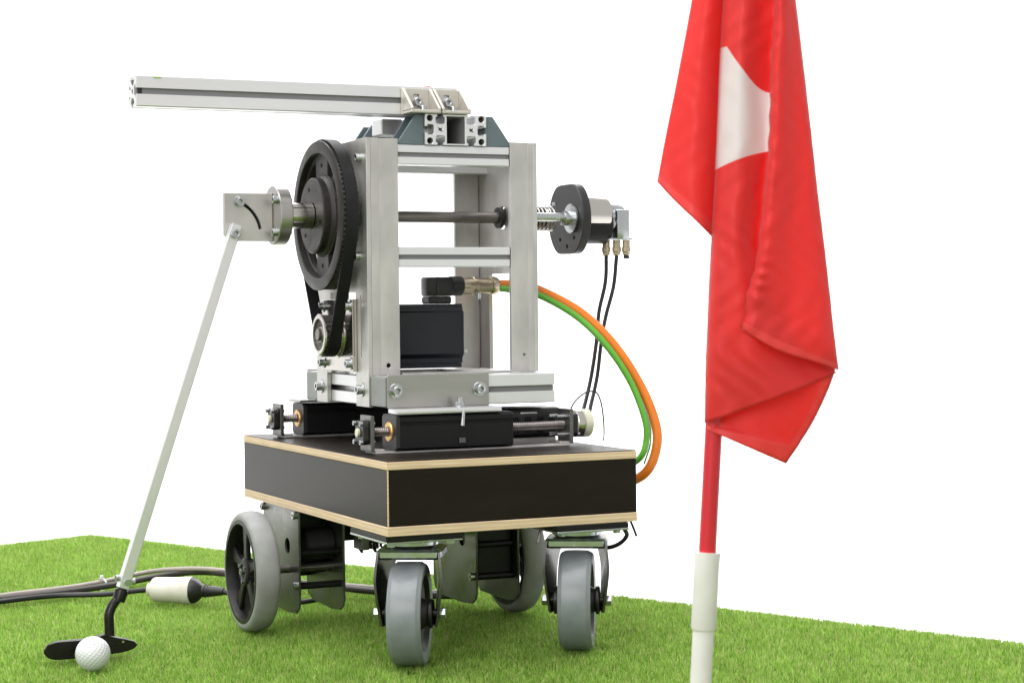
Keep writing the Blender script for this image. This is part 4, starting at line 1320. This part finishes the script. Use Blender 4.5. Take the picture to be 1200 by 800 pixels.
def flag():
    toward = Vector((-0.4224, -0.9062, 0.0))
    g = G(); uvs = []
    def wr(x, z, s):
        return math.sin(x * 310 + 5 * math.sin(z * 60 + s)) * math.sin(z * 140 + s * 2.1 + 30 * x)
    for pi_, (nm, nu, nv) in enumerate((('A', 22, 70), ('B', 26, 110), ('C', 26, 110), ('D', 22, 30))):
        Lr = resample(PAN[nm][0], nv); Rr = resample(PAN[nm][1], nv)
        base = len(g.v); vs = []; fs = []
        for j in range(nv + 1):
            for i in range(nu + 1):
                u = i / nu; v = j / nv
                p = Lr[j].lerp(Rr[j], u)
                d_ = 0.0
                if nm == 'A':
                    d_ = .006 * math.sin(math.pi * u) ** 1.0 + .006 * math.sin(u * 6 - v * 2.5) * (.3 + .7 * v) - .006 * (1 - u) ** 4
                    d_ += .0006 * wr(p.x, p.z, 1)
                    if v > .9: p.z += -.0025 * math.sin(u * math.pi) * (v - .9) * 10
                elif nm == 'B':
                    d_ = .007 * math.sin(math.pi * min(1, u * 1.15)) - .010 * (1 - min(1, u / .16)) ** 2
                    d_ += .0008 * wr(p.x, p.z, 2) * (1 + 2 * max(0, v - .6))
                    d_ += .004 * math.sin(u * 7 + v * 3) * u * max(0, v - .55) + .003 * math.sin(u * 8 - v * 3) * min(1, u * 3)
                elif nm == 'C':
                    d_ = .008 * math.sin(math.pi * (u ** .8)) - .006 * (1 - min(1, u / .10)) ** 2 - .010 * max(0, u - .8) ** 2 * 10
                    hem = math.exp(-((u - .10) / .07) ** 2)
                    d_ += hem * .0011 * math.sin(p.z * 520 + 2.5 * math.sin(p.z * 95)) + .0007 * wr(p.x, p.z, 3)
                    p.x += .0005 * math.sin(p.z * 430 + 2 * math.sin(p.z * 71)) * (1 - u) ** 6
                    d_ += .0035 * math.sin(u * 6.5 + v * 2.5) * min(1, v * 2)
                    if v > .86: d_ += .004 * (v - .86) / .14 * math.sin(u * 6)
                    if v > .93: p.z -= .008 * math.sin(math.pi * u) * (v - .93) / .07 * (1 - u)
                else:
                    d_ = .005 * math.sin(math.pi * u) + .0006 * wr(p.x, p.z, 4)
                    if v > .85: d_ += .0012
                p = p + toward * d_
                vs.append(tuple(p)); uvs.append((u, p.z))
        for j in range(nv):
            for i in range(nu):
                a = j * (nu + 1) + i
                fs.append((a, a + nu + 1, a + nu + 2, a + 1))
        g.add(vs, fs, 1 if nm == 'B' else 0)
        for q in range(len(fs)):
            jj, ii = divmod(q, nu)
            vv = (jj + .5) / nv; uu = (ii + .5) / nu
            if (nm == 'D' and (vv > .86 or uu > .93)) or (nm == 'A' and vv > .955) or (nm == 'C' and vv > .965):
                g.mi[len(g.mi) - len(fs) + q] = 2
    m = bpy.data.materials.new("red_nylon"); m2 = bpy.data.materials.new("red_nylon_printed"); m3 = bpy.data.materials.new("red_nylon_hem")
    for k, mm in enumerate((m, m2, m3)):
        mm.use_nodes = True
        nt = mm.node_tree; b = nt.nodes["Principled BSDF"]
        b.inputs["Roughness"].default_value = 0.42
        b.inputs["Specular IOR Level"].default_value = 0.35
        b.inputs["Sheen Weight"].default_value = 0.15
        colr = nt.nodes.new("ShaderNodeRGB"); colr.outputs[0].default_value = (0.83, 0.060, 0.058, 1)
        out_c = colr.outputs[0]
        if k == 1:
            uv = nt.nodes.new("ShaderNodeUVMap"); uv.uv_map = "UVMap"
            sp_ = nt.nodes.new("ShaderNodeSeparateXYZ"); nt.links.new(uv.outputs[0], sp_.inputs[0])
            def math_(op, a, b_=None, c_=None):
                n_ = nt.nodes.new("ShaderNodeMath"); n_.operation = op
                for q, val in enumerate((a, b_, c_)):
                    if val is None: continue
                    if isinstance(val, (int, float)): n_.inputs[q].default_value = val
                    else: nt.links.new(val, n_.inputs[q])
                return n_.outputs[0]
            u = sp_.outputs[0]; z = sp_.outputs[1]
            # printed disc: upper and lower arcs on the visible part of the fold
            uu_ = math_('MULTIPLY', u, u)
            top_ = math_('MINIMUM', math_('ADD', math_('MULTIPLY_ADD', u, -0.0880, 0.6450), math_('MULTIPLY', uu_, 0.0450)), 0.6375)
            bo = math_('ADD', math_('MULTIPLY_ADD', u, 0.0225, 0.5432), math_('MULTIPLY', uu_, -0.0080))
            w1 = math_('SUBTRACT', top_, z); w2 = math_('SUBTRACT', z, bo)
            mn = math_('MINIMUM', w1, w2)
            ss_ = nt.nodes.new("ShaderNodeMapRange"); ss_.inputs[1].default_value = -0.0002; ss_.inputs[2].default_value = 0.0004
            nt.links.new(mn, ss_.inputs[0])
            fac = ss_.outputs[0]
            mx = nt.nodes.new("ShaderNodeMix"); mx.data_type = 'RGBA'
            nt.links.new(fac, mx.inputs[0]); nt.links.new(out_c, mx.inputs[6])
            mx.inputs[7].default_value = (0.84, 0.80, 0.80, 1)
            out_c = mx.outputs[2]
        nt.links.new(out_c, b.inputs["Base Color"])
        tc = nt.nodes.new("ShaderNodeTexCoord")
        nz = nt.nodes.new("ShaderNodeTexNoise"); nz.inputs["Scale"].default_value = 60; nz.inputs["Detail"].default_value = 3
        nt.links.new(tc.outputs["Object"], nz.inputs["Vector"])
        bp = nt.nodes.new("ShaderNodeBump"); bp.inputs["Strength"].default_value = .16; bp.inputs["Distance"].default_value = .003
        nt.links.new(nz.outputs["Fac"], bp.inputs["Height"])
        nz2 = nt.nodes.new("ShaderNodeTexNoise"); nz2.inputs["Scale"].default_value = 900; nz2.inputs["Detail"].default_value = 2
        nt.links.new(tc.outputs["Object"], nz2.inputs["Vector"])
        bp2 = nt.nodes.new("ShaderNodeBump"); bp2.inputs["Strength"].default_value = .25; bp2.inputs["Distance"].default_value = .0006
        nt.links.new(nz2.outputs["Fac"], bp2.inputs["Height"]); nt.links.new(bp.outputs[0], bp2.inputs["Normal"])
        nt.links.new(bp2.outputs[0], b.inputs["Normal"])
        tr = nt.nodes.new("ShaderNodeBsdfTranslucent"); nt.links.new(out_c, tr.inputs[0])
        mix = nt.nodes.new("ShaderNodeMixShader"); mix.inputs[0].default_value = 0.5 if k < 2 else 0.25
        nt.links.new(b.outputs[0], mix.inputs[1]); nt.links.new(tr.outputs[0], mix.inputs[2])
        nt.links.new(mix.outputs[0], nt.nodes["Material Output"].inputs[0])
    o = g.obj("flag_cloth", [m, m2, m3], fs_, ang=80)
    uvl = o.data.uv_layers.new(name="UVMap")
    li = np.zeros(len(o.data.loops), dtype=np.int32); o.data.loops.foreach_get("vertex_index", li)
    U = np.array(uvs)[li]
    uvl.data.foreach_set("uv", U.reshape(-1).astype(np.float32))
    sm = o.modifiers.new("thickness", 'SOLIDIFY'); sm.thickness = .0005; sm.offset = 0
    return o


flag()
